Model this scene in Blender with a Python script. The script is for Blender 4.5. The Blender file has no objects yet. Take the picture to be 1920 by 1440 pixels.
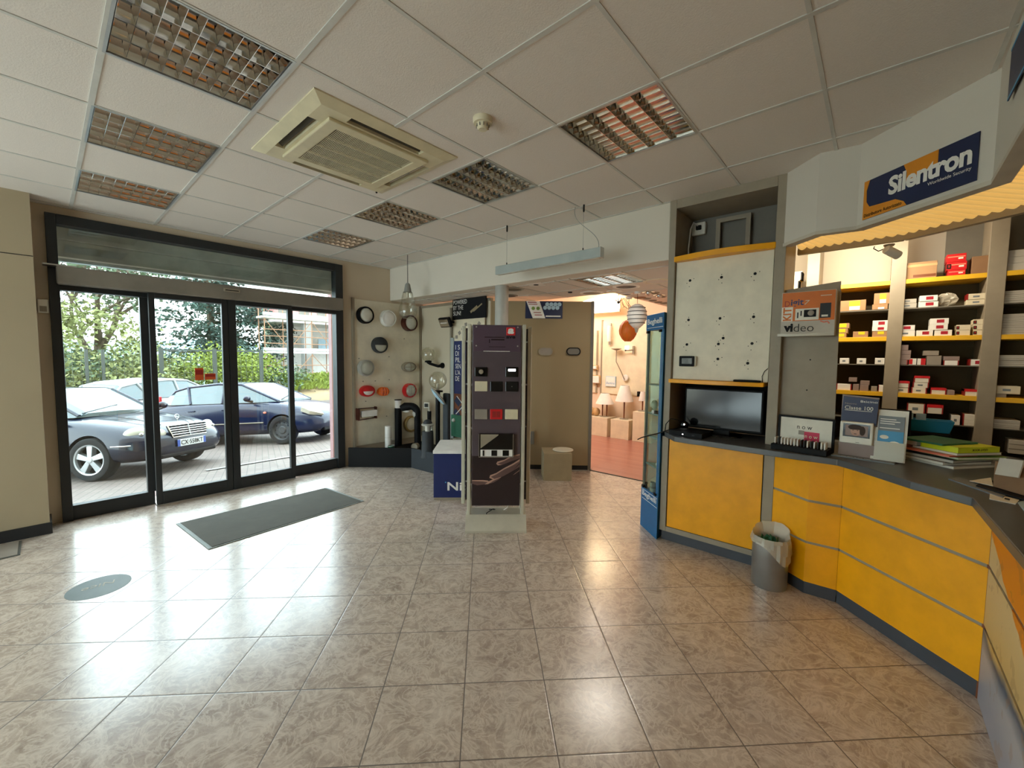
import bpy, bmesh, math, random
from mathutils import Vector, Matrix
R = random.Random(7)
C = bpy.context.scene.collection
PI = math.pi
sc = bpy.context.scene
# ---------------------------------------------------------------- camera
FPX, YAW, PIT, ROL, CAMH, ZC = 774.18, -0.7222, -0.0649, 0.0111, 1.6149, 2.959
fw = Vector((math.sin(YAW)*math.cos(PIT), math.cos(YAW)*math.cos(PIT), math.sin(PIT)))
rt0 = Vector((math.cos(YAW), -math.sin(YAW), 0)); up0 = rt0.cross(fw)
rt = rt0*math.cos(ROL)+up0*math.sin(ROL); up = up0*math.cos(ROL)-rt0*math.sin(ROL)
EYE = Vector((0, 0, CAMH))
cd = bpy.data.cameras.new('camera'); cam = bpy.data.objects.new('camera', cd); C.objects.link(cam)
cd.sensor_fit = 'HORIZONTAL'; cd.sensor_width = 36.0; cd.lens = 36.0*FPX/1920; cd.clip_start = .02; cd.clip_end = 600
cam.matrix_world = Matrix(((rt.x, up.x, -fw.x, 0), (rt.y, up.y, -fw.y, 0), (rt.z, up.z, -fw.z, CAMH), (0, 0, 0, 1)))
sc.camera = cam
def ray(px, py): return fw+rt*((px-960)/FPX)-up*((py-720)/FPX)
def onZ(px, py, z): d = ray(px, py); return EYE+d*((z-CAMH)/d.z)
def onX(px, py, x): d = ray(px, py); return EYE+d*(x/d.x)
def onY(px, py, y): d = ray(px, py); return EYE+d*(y/d.y)
# ---------------------------------------------------------------- materials
def lin(c):
    f = lambda v: v/12.92 if v <= .04045 else ((v+.055)/1.055)**2.4
    return tuple(f(v/255) for v in c)+(1,)
class NT:
    def __init__(s, name):
        s.m = bpy.data.materials.new(name); s.m.use_nodes = True; s.t = s.m.node_tree
        s.b = s.t.nodes['Principled BSDF']; s.out = s.t.nodes['Material Output']
    def n(s, typ, ins=None, **kw):
        nd = s.t.nodes.new(typ)
        for k, v in kw.items(): setattr(nd, k, v)
        for k, v in (ins or {}).items(): s.set(nd.inputs[k], v)
        return nd
    def set(s, sock, v):
        if hasattr(v, 'is_output'): s.t.links.new(v, sock)
        elif isinstance(v, bpy.types.Node): s.t.links.new(v.outputs[0], sock)
        else: sock.default_value = v
    def math(s, op, a, b=0.0, c=0.0, clamp=False):
        return s.n('ShaderNodeMath', {0: a, 1: b, 2: c}, operation=op, use_clamp=clamp).outputs[0]
    def mix(s, f, a, b):
        nd = s.n('ShaderNodeMix', data_type='RGBA'); s.set(nd.inputs['Factor'], f); s.set(nd.inputs['A'], a); s.set(nd.inputs['B'], b); return nd.outputs['Result']
    def ramp(s, f, stops):
        nd = s.n('ShaderNodeValToRGB', {0: f}); e = nd.color_ramp.elements
        while len(e) < len(stops): e.new(.5)
        for i, (p, c) in enumerate(stops): e[i].position = p; e[i].color = c
        return nd.outputs[0]
    def bump(s, h, st=.3, d=.01):
        nd = s.n('ShaderNodeBump', {'Height': h, 'Strength': st, 'Distance': d}); s.set(s.b.inputs['Normal'], nd.outputs[0])
def mat(name, rgb, rough=.5, metal=0.0, var=.06, scale=6.0, bump=0.0, emit=None, es=0.0, spec=.5, coat=0.0, raw=False):
    n = NT(name); c = rgb+(1,) if raw else lin(rgb)
    co = n.n('ShaderNodeTexCoord').outputs['Object']
    nz = n.n('ShaderNodeTexNoise', {'Vector': co, 'Scale': scale, 'Detail': 5.0, 'Roughness': .6})
    d = tuple(max(0, v*(1-var*2)) for v in c[:3])+(1,); l = tuple(min(1, v*(1+var)) for v in c[:3])+(1,)
    n.set(n.b.inputs['Base Color'], n.ramp(nz.outputs[0], [(.3, d), (.7, l)]))
    n.b.inputs['Roughness'].default_value = rough; n.b.inputs['Metallic'].default_value = metal
    n.b.inputs['Specular IOR Level'].default_value = spec; n.b.inputs['Coat Weight'].default_value = coat
    if bump:
        n2 = n.n('ShaderNodeTexNoise', {'Vector': co, 'Scale': scale*20, 'Detail': 2.0}); n.bump(n2.outputs[0], bump, .004)
    if emit: n.b.inputs['Emission Color'].default_value = lin(emit); n.b.inputs['Emission Strength'].default_value = es
    return n.m
def glass(name, tint=(235, 245, 243), gl=.09, rough=.0, trans=1.0):
    n = NT(name); n.t.nodes.remove(n.b)
    tr = n.n('ShaderNodeBsdfTransparent', {'Color': lin(tint)}); g = n.n('ShaderNodeBsdfGlossy', {'Color': (1, 1, 1, 1), 'Roughness': rough})
    lw = n.n('ShaderNodeLayerWeight', {'Blend': .5}); f = n.math('MULTIPLY_ADD', n.math('POWER', lw.outputs['Facing'], 5.0), .8, gl*.2+.02, True)
    mx = n.n('ShaderNodeMixShader', {0: f, 1: tr.outputs[0], 2: g.outputs[0]}); n.t.links.new(mx.outputs[0], n.out.inputs[0]); return n.m
def film(name, rgb, k):
    n = NT(name); n.b.inputs['Base Color'].default_value = lin(rgb); n.b.inputs['Roughness'].default_value = .25; tr = n.n('ShaderNodeBsdfTransparent', {'Color': lin((240, 238, 230))})
    mx = n.n('ShaderNodeMixShader', {0: k, 1: tr.outputs[0], 2: n.b.outputs[0]}); n.t.links.new(mx.outputs[0], n.out.inputs[0]); return n.m
M = {}
def m(k): return M[k]
# ---------------------------------------------------------------- mesh building
class B:
    def __init__(s): s.v = []; s.f = []; s.mi = []; s.k = 0
    def add(s, vs, fs, mi=None):
        o = len(s.v); s.v += [tuple(v) for v in vs]; s.f += [tuple(i+o for i in f) for f in fs]; s.mi += [s.k if mi is None else mi]*len(fs); return s
    def box(s, x0, y0, z0, x1, y1, z1):
        return s.add([(x0, y0, z0), (x1, y0, z0), (x1, y1, z0), (x0, y1, z0), (x0, y0, z1), (x1, y0, z1), (x1, y1, z1), (x0, y1, z1)],
                     [(0, 3, 2, 1), (4, 5, 6, 7), (0, 1, 5, 4), (1, 2, 6, 5), (2, 3, 7, 6), (3, 0, 4, 7)])
    def bc(s, c, d, rz=0.0, rx=0.0, ry=0.0):
        h = [x/2 for x in d]; q = B().box(-h[0], -h[1], -h[2], *h)
        mt = Matrix.Translation(c) @ Matrix.Rotation(rz, 4, 'Z') @ Matrix.Rotation(ry, 4, 'Y') @ Matrix.Rotation(rx, 4, 'X')
        return s.add([mt @ Vector(v) for v in q.v], q.f)
    def prism(s, poly, z0, z1):
        n = len(poly); ar = sum(poly[i][0]*poly[(i+1) % n][1]-poly[(i+1) % n][0]*poly[i][1] for i in range(n))
        if ar < 0: poly = poly[::-1]
        return s.add([(p[0], p[1], z0) for p in poly]+[(p[0], p[1], z1) for p in poly],
                     [tuple(range(n))[::-1], tuple(range(n, 2*n))]+[(i, (i+1) % n, n+(i+1) % n, n+i) for i in range(n)])
    def plate(s, poly, y0, y1):   # polygon in x,z extruded along y
        q = B().prism(poly, 0, 1); return s.add([(v[0], y0 if v[2] == 0 else y1, v[1]) for v in q.v], [f[::-1] for f in q.f] if y1 > y0 else q.f)
    def lathe(s, prof, seg=24, c=(0, 0, 0), axis='Z', ph=0.0, ex=1.0, ey=1.0, cap=True):
        n = len(prof); vs = []
        for i in range(seg):
            a = 2*PI*i/seg+ph
            for r, z in prof:
                p = (r*math.cos(a)*ex, r*math.sin(a)*ey, z)
                if axis == 'Y': p = (p[0], -p[2], p[1])
                if axis == 'X': p = (p[2], p[0], p[1])
                vs.append((p[0]+c[0], p[1]+c[1], p[2]+c[2]))
        fs = [(i*n+j, ((i+1) % seg)*n+j, ((i+1) % seg)*n+j+1, i*n+j+1) for i in range(seg) for j in range(n-1)]
        if cap and prof[0][0] > 1e-6: fs.append(tuple(i*n for i in range(seg))[::-1])
        if cap and prof[-1][0] > 1e-6: fs.append(tuple(i*n+n-1 for i in range(seg)))
        return s.add(vs, fs)
    def tube(s, pts, r, seg=8, cap=True):
        pts = [Vector(p) for p in pts]; n = len(pts); vs = []; rr = r if isinstance(r, (list, tuple)) else [r]*n
        t = (pts[1]-pts[0]).normalized(); u = t.orthogonal().normalized()
        for i, p in enumerate(pts):
            t = ((pts[min(i+1, n-1)]-pts[max(i-1, 0)])).normalized(); u = (u-t*u.dot(t)); u = u.normalized() if u.length > 1e-6 else t.orthogonal().normalized(); w = t.cross(u)
            for k in range(seg):
                a = 2*PI*k/seg; vs.append(p+(u*math.cos(a)+w*math.sin(a))*rr[i])
        fs = [(i*seg+k, i*seg+(k+1) % seg, (i+1)*seg+(k+1) % seg, (i+1)*seg+k) for i in range(n-1) for k in range(seg)]
        if cap: fs += [tuple(range(seg))[::-1], tuple((n-1)*seg+k for k in range(seg))]
        return s.add(vs, fs)
    def sph(s, c, r, seg=20, rings=12, ex=(1, 1, 1), a0=0.0, a1=PI):
        prof = [(max(0, r*math.sin(a0+(a1-a0)*i/rings)), -r*math.cos(a0+(a1-a0)*i/rings)) for i in range(rings+1)]
        q = B().lathe(prof, seg); return s.add([(v[0]*ex[0]+c[0], v[1]*ex[1]+c[1], v[2]*ex[2]+c[2]) for v in q.v], q.f)
    def quad(s, a, b, c, d): return s.add([a, b, c, d], [(0, 1, 2, 3)])
    def tor(s, c, r1, r2, seg=24, axis='Z', s2=8, ex=1.0):
        vs = []
        for i in range(seg):
            a = 2*PI*i/seg
            for k in range(s2):
                b = 2*PI*k/s2; x = (r1+r2*math.cos(b))*math.cos(a)*ex; y = (r1+r2*math.cos(b))*math.sin(a); z = r2*math.sin(b)
                p = (x, y, z) if axis == 'Z' else (x, z, y) if axis == 'Y' else (z, x, y)
                vs.append((p[0]+c[0], p[1]+c[1], p[2]+c[2]))
        return s.add(vs, [(i*s2+k, ((i+1) % seg)*s2+k, ((i+1) % seg)*s2+(k+1) % s2, i*s2+(k+1) % s2) for i in range(seg) for k in range(s2)])
    def xf(s, mt): s.v = [tuple(mt @ Vector(v)) for v in s.v]; return s
    def mat(s, k): s.k = k; return s
def link(o, parent=None):
    C.objects.link(o)
    if parent: o.parent = parent
    return o
def obj(name, b, mats, parent=None, bev=0.0, smooth=False, seg=2, sub=0, label=None, fix=True, loc=None):
    me = bpy.data.meshes.new(name); me.from_pydata(b.v, [], b.f)
    mats = mats if isinstance(mats, (list, tuple)) else [mats]
    for x in mats: me.materials.append(M[x])
    for p, k in zip(me.polygons, b.mi): p.material_index = k
    if fix:
        bm = bmesh.new(); bm.from_mesh(me); bmesh.ops.recalc_face_normals(bm, faces=bm.faces); bm.to_mesh(me); bm.free()
    o = link(bpy.data.objects.new(name, me), parent)
    if smooth:
        me.shade_smooth()
        if smooth is not True: me.set_sharp_from_angle(angle=math.radians(smooth))
    if bev:
        md = o.modifiers.new('bevel', 'BEVEL'); md.width = bev; md.segments = seg; md.limit_method = 'ANGLE'; md.angle_limit = math.radians(35); md.harden_normals = False
    if sub: md = o.modifiers.new('sub', 'SUBSURF'); md.levels = sub; md.render_levels = sub
    if label: o['label'] = label
    if loc is not None: o.location = loc
    return o
def tag(o, label=None, cat=None, group=None, kind=None):
    for k, v in (('label', label), ('category', cat), ('group', group), ('kind', kind)):
        if v: o[k] = v
    return o
def thing(name, label, cat, loc=(0, 0, 0), rz=0.0, group=None, kind=None):
    o = bpy.data.objects.new(name, None); C.objects.link(o); o.location = loc; o.rotation_euler = (0, 0, rz); o.empty_display_size = .05
    return tag(o, label, cat, group, kind)
def struct(name, b, mats, parent=None, **kw):
    o = obj(name, b, mats, parent, **kw)
    if not parent: o['kind'] = 'structure'
    return o
def dup(root, loc, rz=None, label=None, group=None):
    r = root.copy(); C.objects.link(r); r.location = loc
    if rz is not None: r.rotation_euler = (0, 0, rz)
    if label: r['label'] = label
    if group: r['group'] = group
    for ch in list(root.children):
        c = ch.copy(); C.objects.link(c); c.parent = r
        for g in ch.children:
            d = g.copy(); C.objects.link(d); d.parent = c
    return r
def text(name, s, mt, parent, loc, w=None, h=None, rot=(PI/2, 0, 0), depth=.0008, sp=1.0, bold=0.0, align='LEFT', shear=0.0, size=1.0):
    """lettering as a thin mesh; its lower corner at loc; width w and/or cap height h in metres; stands in the local x-z plane by default"""
    cu = bpy.data.curves.new(name, 'FONT'); cu.body = s; cu.extrude = .001; cu.offset = bold; cu.space_character = sp; cu.shear = shear; cu.resolution_u = 3
    t = bpy.data.objects.new(name, cu); C.objects.link(t); dg = bpy.context.evaluated_depsgraph_get()
    me = bpy.data.meshes.new_from_object(t.evaluated_get(dg)); bpy.data.objects.remove(t); bpy.data.curves.remove(cu)
    xs = [v.co.x for v in me.vertices]; ys = [v.co.y for v in me.vertices]; x0, y0 = min(xs), min(ys); W, H = max(xs)-x0, max(ys)-y0
    kx = (w/W) if w else None; ky = (h/H) if h else None; kx = kx or ky; ky = ky or kx
    dx = -W*kx/2 if align == 'CENTER' else 0
    for v in me.vertices: v.co = Vector(((v.co.x-x0)*kx+dx, (v.co.y-y0)*ky, v.co.z/.001*depth/2))
    me.name = name; me.materials.clear(); me.materials.append(M[mt])
    o = link(bpy.data.objects.new(name, me), parent); o.location = loc; o.rotation_euler = rot; return o
def bake(o):   # apply an object's modifiers into its mesh
    dg = bpy.context.evaluated_depsgraph_get(); me = bpy.data.meshes.new_from_object(o.evaluated_get(dg)); o.modifiers.clear(); o.data = me
def lerp(a, b, t): return a+(b-a)*t
# ---------------------------------------------------------------- palette
for k, a in dict(
    white_paint=((222, 216, 204), .7), grey_paint=((150, 148, 140), .55), beige_wall=((196, 182, 158), .75), plaster=((205, 196, 180), .8),
    closet=((182, 164, 134), .7), peach=((236, 206, 176), .7), dark_skirt=((28, 28, 30), .5), black=((11, 11, 12), .6), black_gloss=((6, 6, 7), .12),
    soft_black=((24, 24, 26), .7), anthracite=((58, 60, 62), .5), slate=((50, 54, 58), .55), unit_grey=((150, 139, 120), .5), unit_dark=((112, 108, 98), .55),
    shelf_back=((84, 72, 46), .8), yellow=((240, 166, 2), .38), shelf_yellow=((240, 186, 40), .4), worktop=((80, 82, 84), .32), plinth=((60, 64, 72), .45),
    cream_panel=((226, 217, 194), .5), cream=((228, 216, 188), .5), white=((238, 236, 230), .45), white_plastic=((226, 222, 208), .35), ivory=((216, 206, 176), .4),
    ac_beige=((214, 204, 170), .4), ac_dark=((60, 54, 40), .7), red=((206, 26, 30), .4), dark_red=((150, 30, 24), .45), orange=((232, 110, 30), .45), label_red=((170, 24, 44), .5),
    label_yellow=((232, 206, 30), .5), label_green=((120, 150, 70), .5), carton=((168, 130, 92), .75), carton_dark=((140, 104, 72), .75), navy=((16, 34, 92), .4), sign_navy=((22, 34, 72), .45),
    sign_orange=((226, 144, 34), .45), teal_box=((18, 120, 160), .4), blue_stand=((24, 98, 150), .4), lime=((214, 226, 40), .5), green_cover=((40, 110, 80), .5), green_light=((130, 176, 90), .5),
    salmon=((232, 130, 104), .5), paper=((232, 228, 214), .75), paper_grey=((190, 184, 172), .75), magenta=((196, 24, 72), .5), aubergine=((84, 66, 80), .3), tower_dark=((44, 32, 34), .25),
    skin=((190, 150, 130), .5), skin_dark=((96, 68, 62), .5), taupe=((150, 140, 128), .6), wood=((120, 64, 30), .4), mat_fibre=((92, 90, 82), .95), mat_edge=((140, 146, 142), .6),
    concrete=((176, 170, 160), .9), car_navy=((22, 34, 62), .2), car_black=((28, 40, 56), .18), car_white=((226, 230, 232), .3), tyre=((26, 26, 27), .85), trim_black=((20, 20, 22), .5),
    plate_white=((220, 226, 228), .4), plate_blue=((40, 80, 170), .4), bark=((92, 80, 64), .9), fence=((66, 72, 66), .6), rust=((150, 112, 84), .7), pink_wall=((226, 150, 142), .8),
    bld_grey=((170, 172, 170), .85), bld_white=((226, 224, 218), .8), red_post=((164, 126, 126), .6), kerb=((150, 148, 142), .9), soil=((150, 128, 96), .95), grass=((128, 158, 70), .95),
    sky_blue=((70, 150, 196), .5), pale_blue=((176, 206, 224), .5), brochure_grey=((120, 128, 134), .5), mauve=((150, 130, 124), .5), screen_dark=((10, 12, 14), .1), bin_grey=((150, 150, 148), .34, .65),
    brown_rim=((74, 32, 22), .4), brass=((170, 140, 80), .4), aqua=((168, 176, 172), .4), cable_grey=((150, 150, 144), .6), shade_white=((236, 232, 226), .8), stone=((160, 144, 112), .8), hair=((52, 36, 28), .7),
    tan=((198, 160, 110), .6), pier_orange=((214, 112, 24), .5), tail_red=((190, 30, 40), .25), decal=((108, 118, 116), .5), silver_paint=((176, 174, 166), .4), sticker=((196, 78, 30), .5),
).items(): M[k] = mat(k, *a)
M['leaf_pale'] = mat('leaf_pale', (132, 138, 84), .8, var=.2, scale=2); M['leaf_mid'] = mat('leaf_mid', (88, 106, 78), .8, var=.25, scale=2)
M['leaf_dark'] = mat('leaf_dark', (66, 88, 78), .85, var=.25, scale=2); M['leaf_lime'] = mat('leaf_lime', (124, 138, 46), .8, var=.2, scale=2)
M['alu'] = mat('alu', (190, 190, 186), .32, .9); M['alu_frame'] = mat('alu_frame', (196, 190, 170), .4, .0); M['chrome'] = mat('chrome', (214, 214, 212), .08, 1.0, var=.02)
M['mirror'] = mat('mirror', (218, 214, 208), .08, 1.0, var=.02); M['zinc'] = mat('zinc', (196, 192, 178), .6, .0, var=.16, scale=3); M['rim_alloy'] = mat('rim_alloy', (196, 200, 204), .3, .5)
M['steel_brushed'] = mat('steel_brushed', (206, 200, 182), .36, .25); M['operator_grey'] = mat('operator_grey', (134, 127, 116), .45, .3, var=.12, scale=2); M['grey_aubergine'] = mat('grey_aubergine', (86, 74, 80), .3); M['tbar'] = mat('tbar', (204, 203, 196), .5)
M['glass'] = glass('glass'); M['glass_smoke'] = glass('glass_smoke', (205, 214, 206), .3); M['globe'] = glass('globe', (240, 240, 234), .35); M['door_glass'] = glass('door_glass', (240, 248, 248), .15)
M['lamp_glass'] = mat('lamp_glass', (186, 186, 172), .25); M['frost'] = mat('frost', (206, 206, 194), .35); M['head_glass'] = mat('head_glass', (214, 212, 196), .08)
M['car_glass'] = mat('car_glass', (64, 86, 90), .05, spec=.9); M['plastic_film'] = film('plastic_film', (236, 230, 214), .45)
M['steel_wheel'] = mat('steel_wheel', (74, 76, 78), .5, .3); M['tube'] = mat('tube', (236, 236, 230), .3); M['warm_glow'] = mat('warm_glow', (255, 236, 190), .6, emit=(255, 232, 190), es=6.5)
M['downlight_glow'] = mat('downlight_glow', (255, 240, 210), .5, emit=(255, 226, 184), es=1.6)
M['led'] = mat('led', (255, 255, 255), .5, emit=(255, 255, 255), es=4.0)
M['door_frame'] = mat('door_frame', (25, 28, 30), .45)
def floor_mat():
    n = NT('floor_tiles'); co = n.n('ShaderNodeTexCoord').outputs['Object']
    mp = n.n('ShaderNodeMapping', {'Vector': co, 'Location': (3.4066, -2.7073, 0)}, vector_type='POINT')
    mp2 = n.n('ShaderNodeMapping', {'Vector': mp.outputs[0], 'Rotation': (0, 0, -.7878), 'Scale': (1/.3948, 1/.3948, 1)}, vector_type='POINT')
    # mapping scales before it rotates; the scale is uniform, so the order does not matter
    sp = n.n('ShaderNodeSeparateXYZ', {0: mp2.outputs[0]})
    fx, fy = n.math('FRACT', sp.outputs[0]), n.math('FRACT', sp.outputs[1]); ix, iy = n.math('FLOOR', sp.outputs[0]), n.math('FLOOR', sp.outputs[1])
    ex = n.math('MINIMUM', fx, n.math('SUBTRACT', 1.0, fx)); ey = n.math('MINIMUM', fy, n.math('SUBTRACT', 1.0, fy)); e = n.math('MINIMUM', ex, ey)
    gr = n.math('LESS_THAN', e, .0065)
    idv = n.n('ShaderNodeCombineXYZ', {0: ix, 1: iy, 2: 0.0}); wn = n.n('ShaderNodeTexWhiteNoise', {'Vector': idv.outputs[0]}, noise_dimensions='3D')
    off = n.n('ShaderNodeVectorMath', {0: wn.outputs['Color'], 1: (9, 9, 9)}, operation='MULTIPLY'); pos = n.n('ShaderNodeVectorMath', {0: mp2.outputs[0], 1: off.outputs[0]}, operation='ADD')
    n1 = n.n('ShaderNodeTexNoise', {'Vector': pos.outputs[0], 'Scale': 2.6, 'Detail': 7.0, 'Roughness': .68, 'Distortion': 1.2})
    n2 = n.n('ShaderNodeTexNoise', {'Vector': pos.outputs[0], 'Scale': 3.2, 'Detail': 6.0, 'Roughness': .6, 'Distortion': 2.2})
    vein = n.math('SUBTRACT', 1.0, n.math('MULTIPLY', n.math('ABSOLUTE', n.math('SUBTRACT', n2.outputs[0], .5)), 15.0), 0, True)
    n3 = n.n('ShaderNodeTexNoise', {'Vector': pos.outputs[0], 'Scale': 7.0, 'Detail': 4.0, 'Distortion': 3.0})
    vein2 = n.math('SUBTRACT', 1.0, n.math('MULTIPLY', n.math('ABSOLUTE', n.math('SUBTRACT', n3.outputs[0], .52)), 22.0), 0, True)
    base = n.ramp(n1.outputs[0], [(.3, lin((154, 134, 120))), (.5, lin((186, 167, 151))), (.72, lin((218, 202, 186)))])
    c1 = n.mix(n.math('MULTIPLY', vein, .55), base, lin((230, 216, 200))); c2 = n.mix(n.math('MULTIPLY', vein2, .3), c1, lin((212, 198, 182)))
    n.set(n.b.inputs['Base Color'], n.mix(gr, c2, lin((96, 82, 72))))
    n.set(n.b.inputs['Roughness'], n.math('MULTIPLY_ADD', n1.outputs[0], .12, n.math('MULTIPLY_ADD', gr, .4, .15))); n.b.inputs['Specular IOR Level'].default_value = 1.0; n.b.inputs['Coat Weight'].default_value = .4; n.b.inputs['Coat Roughness'].default_value = .3; n.b.inputs['Coat IOR'].default_value = 1.6
    h = n.math('MULTIPLY_ADD', n2.outputs[0], .10, n.math('MULTIPLY', n.math('MULTIPLY', e, 60.0, 0, True), .5)); n.bump(h, .35, .003); return n.m
M['floor_tiles'] = floor_mat()
def planks():
    n = NT('wood_planks'); co = n.n('ShaderNodeTexCoord').outputs['Object']
    br = n.n('ShaderNodeTexBrick', {'Vector': co, 'Color1': lin((160, 104, 92)), 'Color2': lin((176, 122, 108)), 'Mortar': lin((140, 84, 68)), 'Scale': 1.0, 'Mortar Size': .002, 'Brick Width': .9, 'Row Height': .09}, offset=.4)
    mp = n.n('ShaderNodeMapping', {'Vector': co, 'Scale': (2.0, 24.0, 1)}); nz = n.n('ShaderNodeTexNoise', {'Vector': mp.outputs[0], 'Scale': 3.0, 'Detail': 5.0})
    n.set(n.b.inputs['Base Color'], n.mix(n.math('MULTIPLY', nz.outputs[0], .35), br.outputs[0], lin((150, 88, 70)))); n.b.inputs['Roughness'].default_value = .28; return n.m
M['wood_planks'] = planks()
def tiles_ceiling():
    n = NT('ceiling_tiles'); co = n.n('ShaderNodeTexCoord').outputs['Object']
    a = n.n('ShaderNodeTexNoise', {'Vector': co, 'Scale': 160.0, 'Detail': 3.0}); b = n.n('ShaderNodeTexNoise', {'Vector': co, 'Scale': 1.2, 'Detail': 3.0})
    n.set(n.b.inputs['Base Color'], n.mix(n.math('MULTIPLY', a.outputs[0], .5), lin((228, 221, 212)), n.mix(b.outputs[0], lin((196, 187, 177)), lin((214, 206, 197)))))
    n.b.inputs['Roughness'].default_value = .9; n.bump(a.outputs[0], .4, .003); return n.m
M['ceiling_tiles'] = tiles_ceiling()
def pavers():
    n = NT('pavers'); co = n.n('ShaderNodeTexCoord').outputs['Object']; mp = n.n('ShaderNodeMapping', {'Vector': co, 'Rotation': (0, 0, .3)})
    br = n.n('ShaderNodeTexBrick', {'Vector': mp.outputs[0], 'Color1': lin((112, 96, 90)), 'Color2': lin((122, 109, 101)), 'Mortar': lin((80, 72, 66)), 'Scale': 1.0, 'Mortar Size': .006, 'Brick Width': .2, 'Row Height': .1})
    nz = n.n('ShaderNodeTexNoise', {'Vector': co, 'Scale': 1.5, 'Detail': 4.0}); n.set(n.b.inputs['Base Color'], n.mix(n.math('MULTIPLY', nz.outputs[0], .5), br.outputs[0], lin((108, 100, 93))))
    n.b.inputs['Roughness'].default_value = .75; n.bump(br.outputs['Fac'], -.4, .004); return n.m
M['pavers'] = pavers()
def wall_mat(name, a, b, sc=30.0):
    n = NT(name); co = n.n('ShaderNodeTexCoord').outputs['Object']; x = n.n('ShaderNodeTexNoise', {'Vector': co, 'Scale': 1.1, 'Detail': 4.0}); y = n.n('ShaderNodeTexNoise', {'Vector': co, 'Scale': sc*4, 'Detail': 3.0})
    n.set(n.b.inputs['Base Color'], n.mix(x.outputs[0], lin(a), lin(b))); n.b.inputs['Roughness'].default_value = .8; n.bump(y.outputs[0], .12, .003); return n.m
for k in ('black', 'slate', 'soft_black', 'anthracite'): M[k].node_tree.nodes['Principled BSDF'].inputs['Specular IOR Level'].default_value = .2
M['wall_white'] = wall_mat('wall_white', (208, 200, 184), (224, 216, 202)); M['wall_beige'] = wall_mat('wall_beige', (200, 188, 162), (214, 202, 178)); M['wall_closet'] = wall_mat('wall_closet', (156, 140, 112), (168, 152, 124))
M['wall_oblique'] = wall_mat('wall_oblique', (142, 124, 92), (156, 138, 106)); M['wall_peach'] = wall_mat('wall_peach', (228, 204, 178), (238, 218, 196)); M['soffit'] = wall_mat('soffit', (206, 200, 188), (220, 214, 204)); M['door_wall'] = wall_mat('door_wall', (190, 172, 146), (208, 192, 168))
def lumi():
    n = NT('luminous_louvre'); co = n.n('ShaderNodeTexCoord').outputs['Object']; mp = n.n('ShaderNodeMapping', {'Vector': co, 'Rotation': (0, 0, .0)})
    w = n.n('ShaderNodeTexNoise', {'Vector': co, 'Scale': 2.0}); n.b.inputs['Base Color'].default_value = lin((230, 196, 120)); n.b.inputs['Roughness'].default_value = .5
    n.set(n.b.inputs['Emission Color'], n.mix(w.outputs[0], lin((228, 176, 92)), lin((240, 196, 114)))); n.b.inputs['Emission Strength'].default_value = .24; return n.m
M['luminous_louvre'] = lumi()
def print_mat():   # the printed picture on the counter's end panel: blurred bands of orange, sand and blue
    n = NT('printed_panel'); co = n.n('ShaderNodeTexCoord').outputs['Object']; nz = n.n('ShaderNodeTexNoise', {'Vector': co, 'Scale': 4.0, 'Detail': 4.0})
    sp = n.n('ShaderNodeSeparateXYZ', {0: co}); s = n.math('MULTIPLY_ADD', sp.outputs[2], 1.12, n.math('MULTIPLY', n.math('SUBTRACT', nz.outputs[0], .5), .12))
    sl = n.math('ADD', s, n.math('MULTIPLY', n.math('SUBTRACT', 2.9, sp.outputs[1]), .45)); mx = n.ramp(s, [(.1, lin((150, 150, 160))), (.28, lin((168, 166, 168))), (.36, lin((66, 84, 104))), (.40, lin((206, 172, 108))), (.66, lin((214, 188, 140)))])
    og = n.math('GREATER_THAN', sl, .92); stain = n.n('ShaderNodeTexNoise', {'Vector': co, 'Scale': 9.0, 'Detail': 5.0})
    n.set(n.b.inputs['Base Color'], n.mix(n.math('MULTIPLY', n.math('GREATER_THAN', stain.outputs[0], .6), .35), n.mix(og, mx, lin((226, 132, 36))), lin((150, 110, 60)))); n.b.inputs['Roughness'].default_value = .4; return n.m
M['printed_panel'] = print_mat()
# ---------------------------------------------------------------- the shell
LOW = 2.475
struct('floor', B().prism([(-5.75, -4), (3, -4), (3, 5.6), (-2.2, 5.6), (-2.2, 5.17), (-3.02, 5.15), (-5.75, 5.15)], -.1, 0), 'floor_tiles')
struct('floor_wood', B().prism([(-6, 5.15), (-3.02, 5.15), (-2.2, 5.17), (-2.2, 5.6), (-.9, 5.6), (-.9, 8.1), (-6, 8.1)], -.1, .004), 'wood_planks')
struct('trim_1', B().prism([(-3.02, 5.135), (-2.2, 5.155), (-2.2, 5.175), (-3.02, 5.155)], 0, .008), 'dark_skirt')
b = B(); b.box(-6.05, -.06, -.1, -5.75, .06, 3.1); b.box(-6.05, 2.84, -.1, -5.75, 4.25, 3.1); b.box(-6.05, .06, 2.88, -5.75, 2.84, 3.1); struct('wall_door', b, 'door_wall')
b = B(); b.box(-6.05, -14, 3.1, -5.75, 16, 9.0); b.box(-6.05, -14, -.3, -5.75, -4.1, 3.1); b.box(-6.05, 8.1, -.3, -5.75, 16, 3.1); struct('wall_facade_sky_block', b, 'plaster'); struct('roof', B().box(-5.75, -4.1, 3.3, 3.1, 8.1, 3.5), 'concrete')  # unseen upper facade and roof, added to block light from the sky
b = B(); b.box(-6.05, -1.0, 0, -5.46, -.02, 3.0); struct('wall_closet', b, 'wall_closet')
b = B(); b.box(-6.05, -4.1, 0, -5.75, -3.8, 3.1); b.box(-6.05, -3.8, 2.7, -5.75, -1.0, 3.1); b.box(-6.05, -3.8, -.1, -5.75, -1.0, .12); struct('wall_shopfront', b, 'door_wall')
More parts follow.
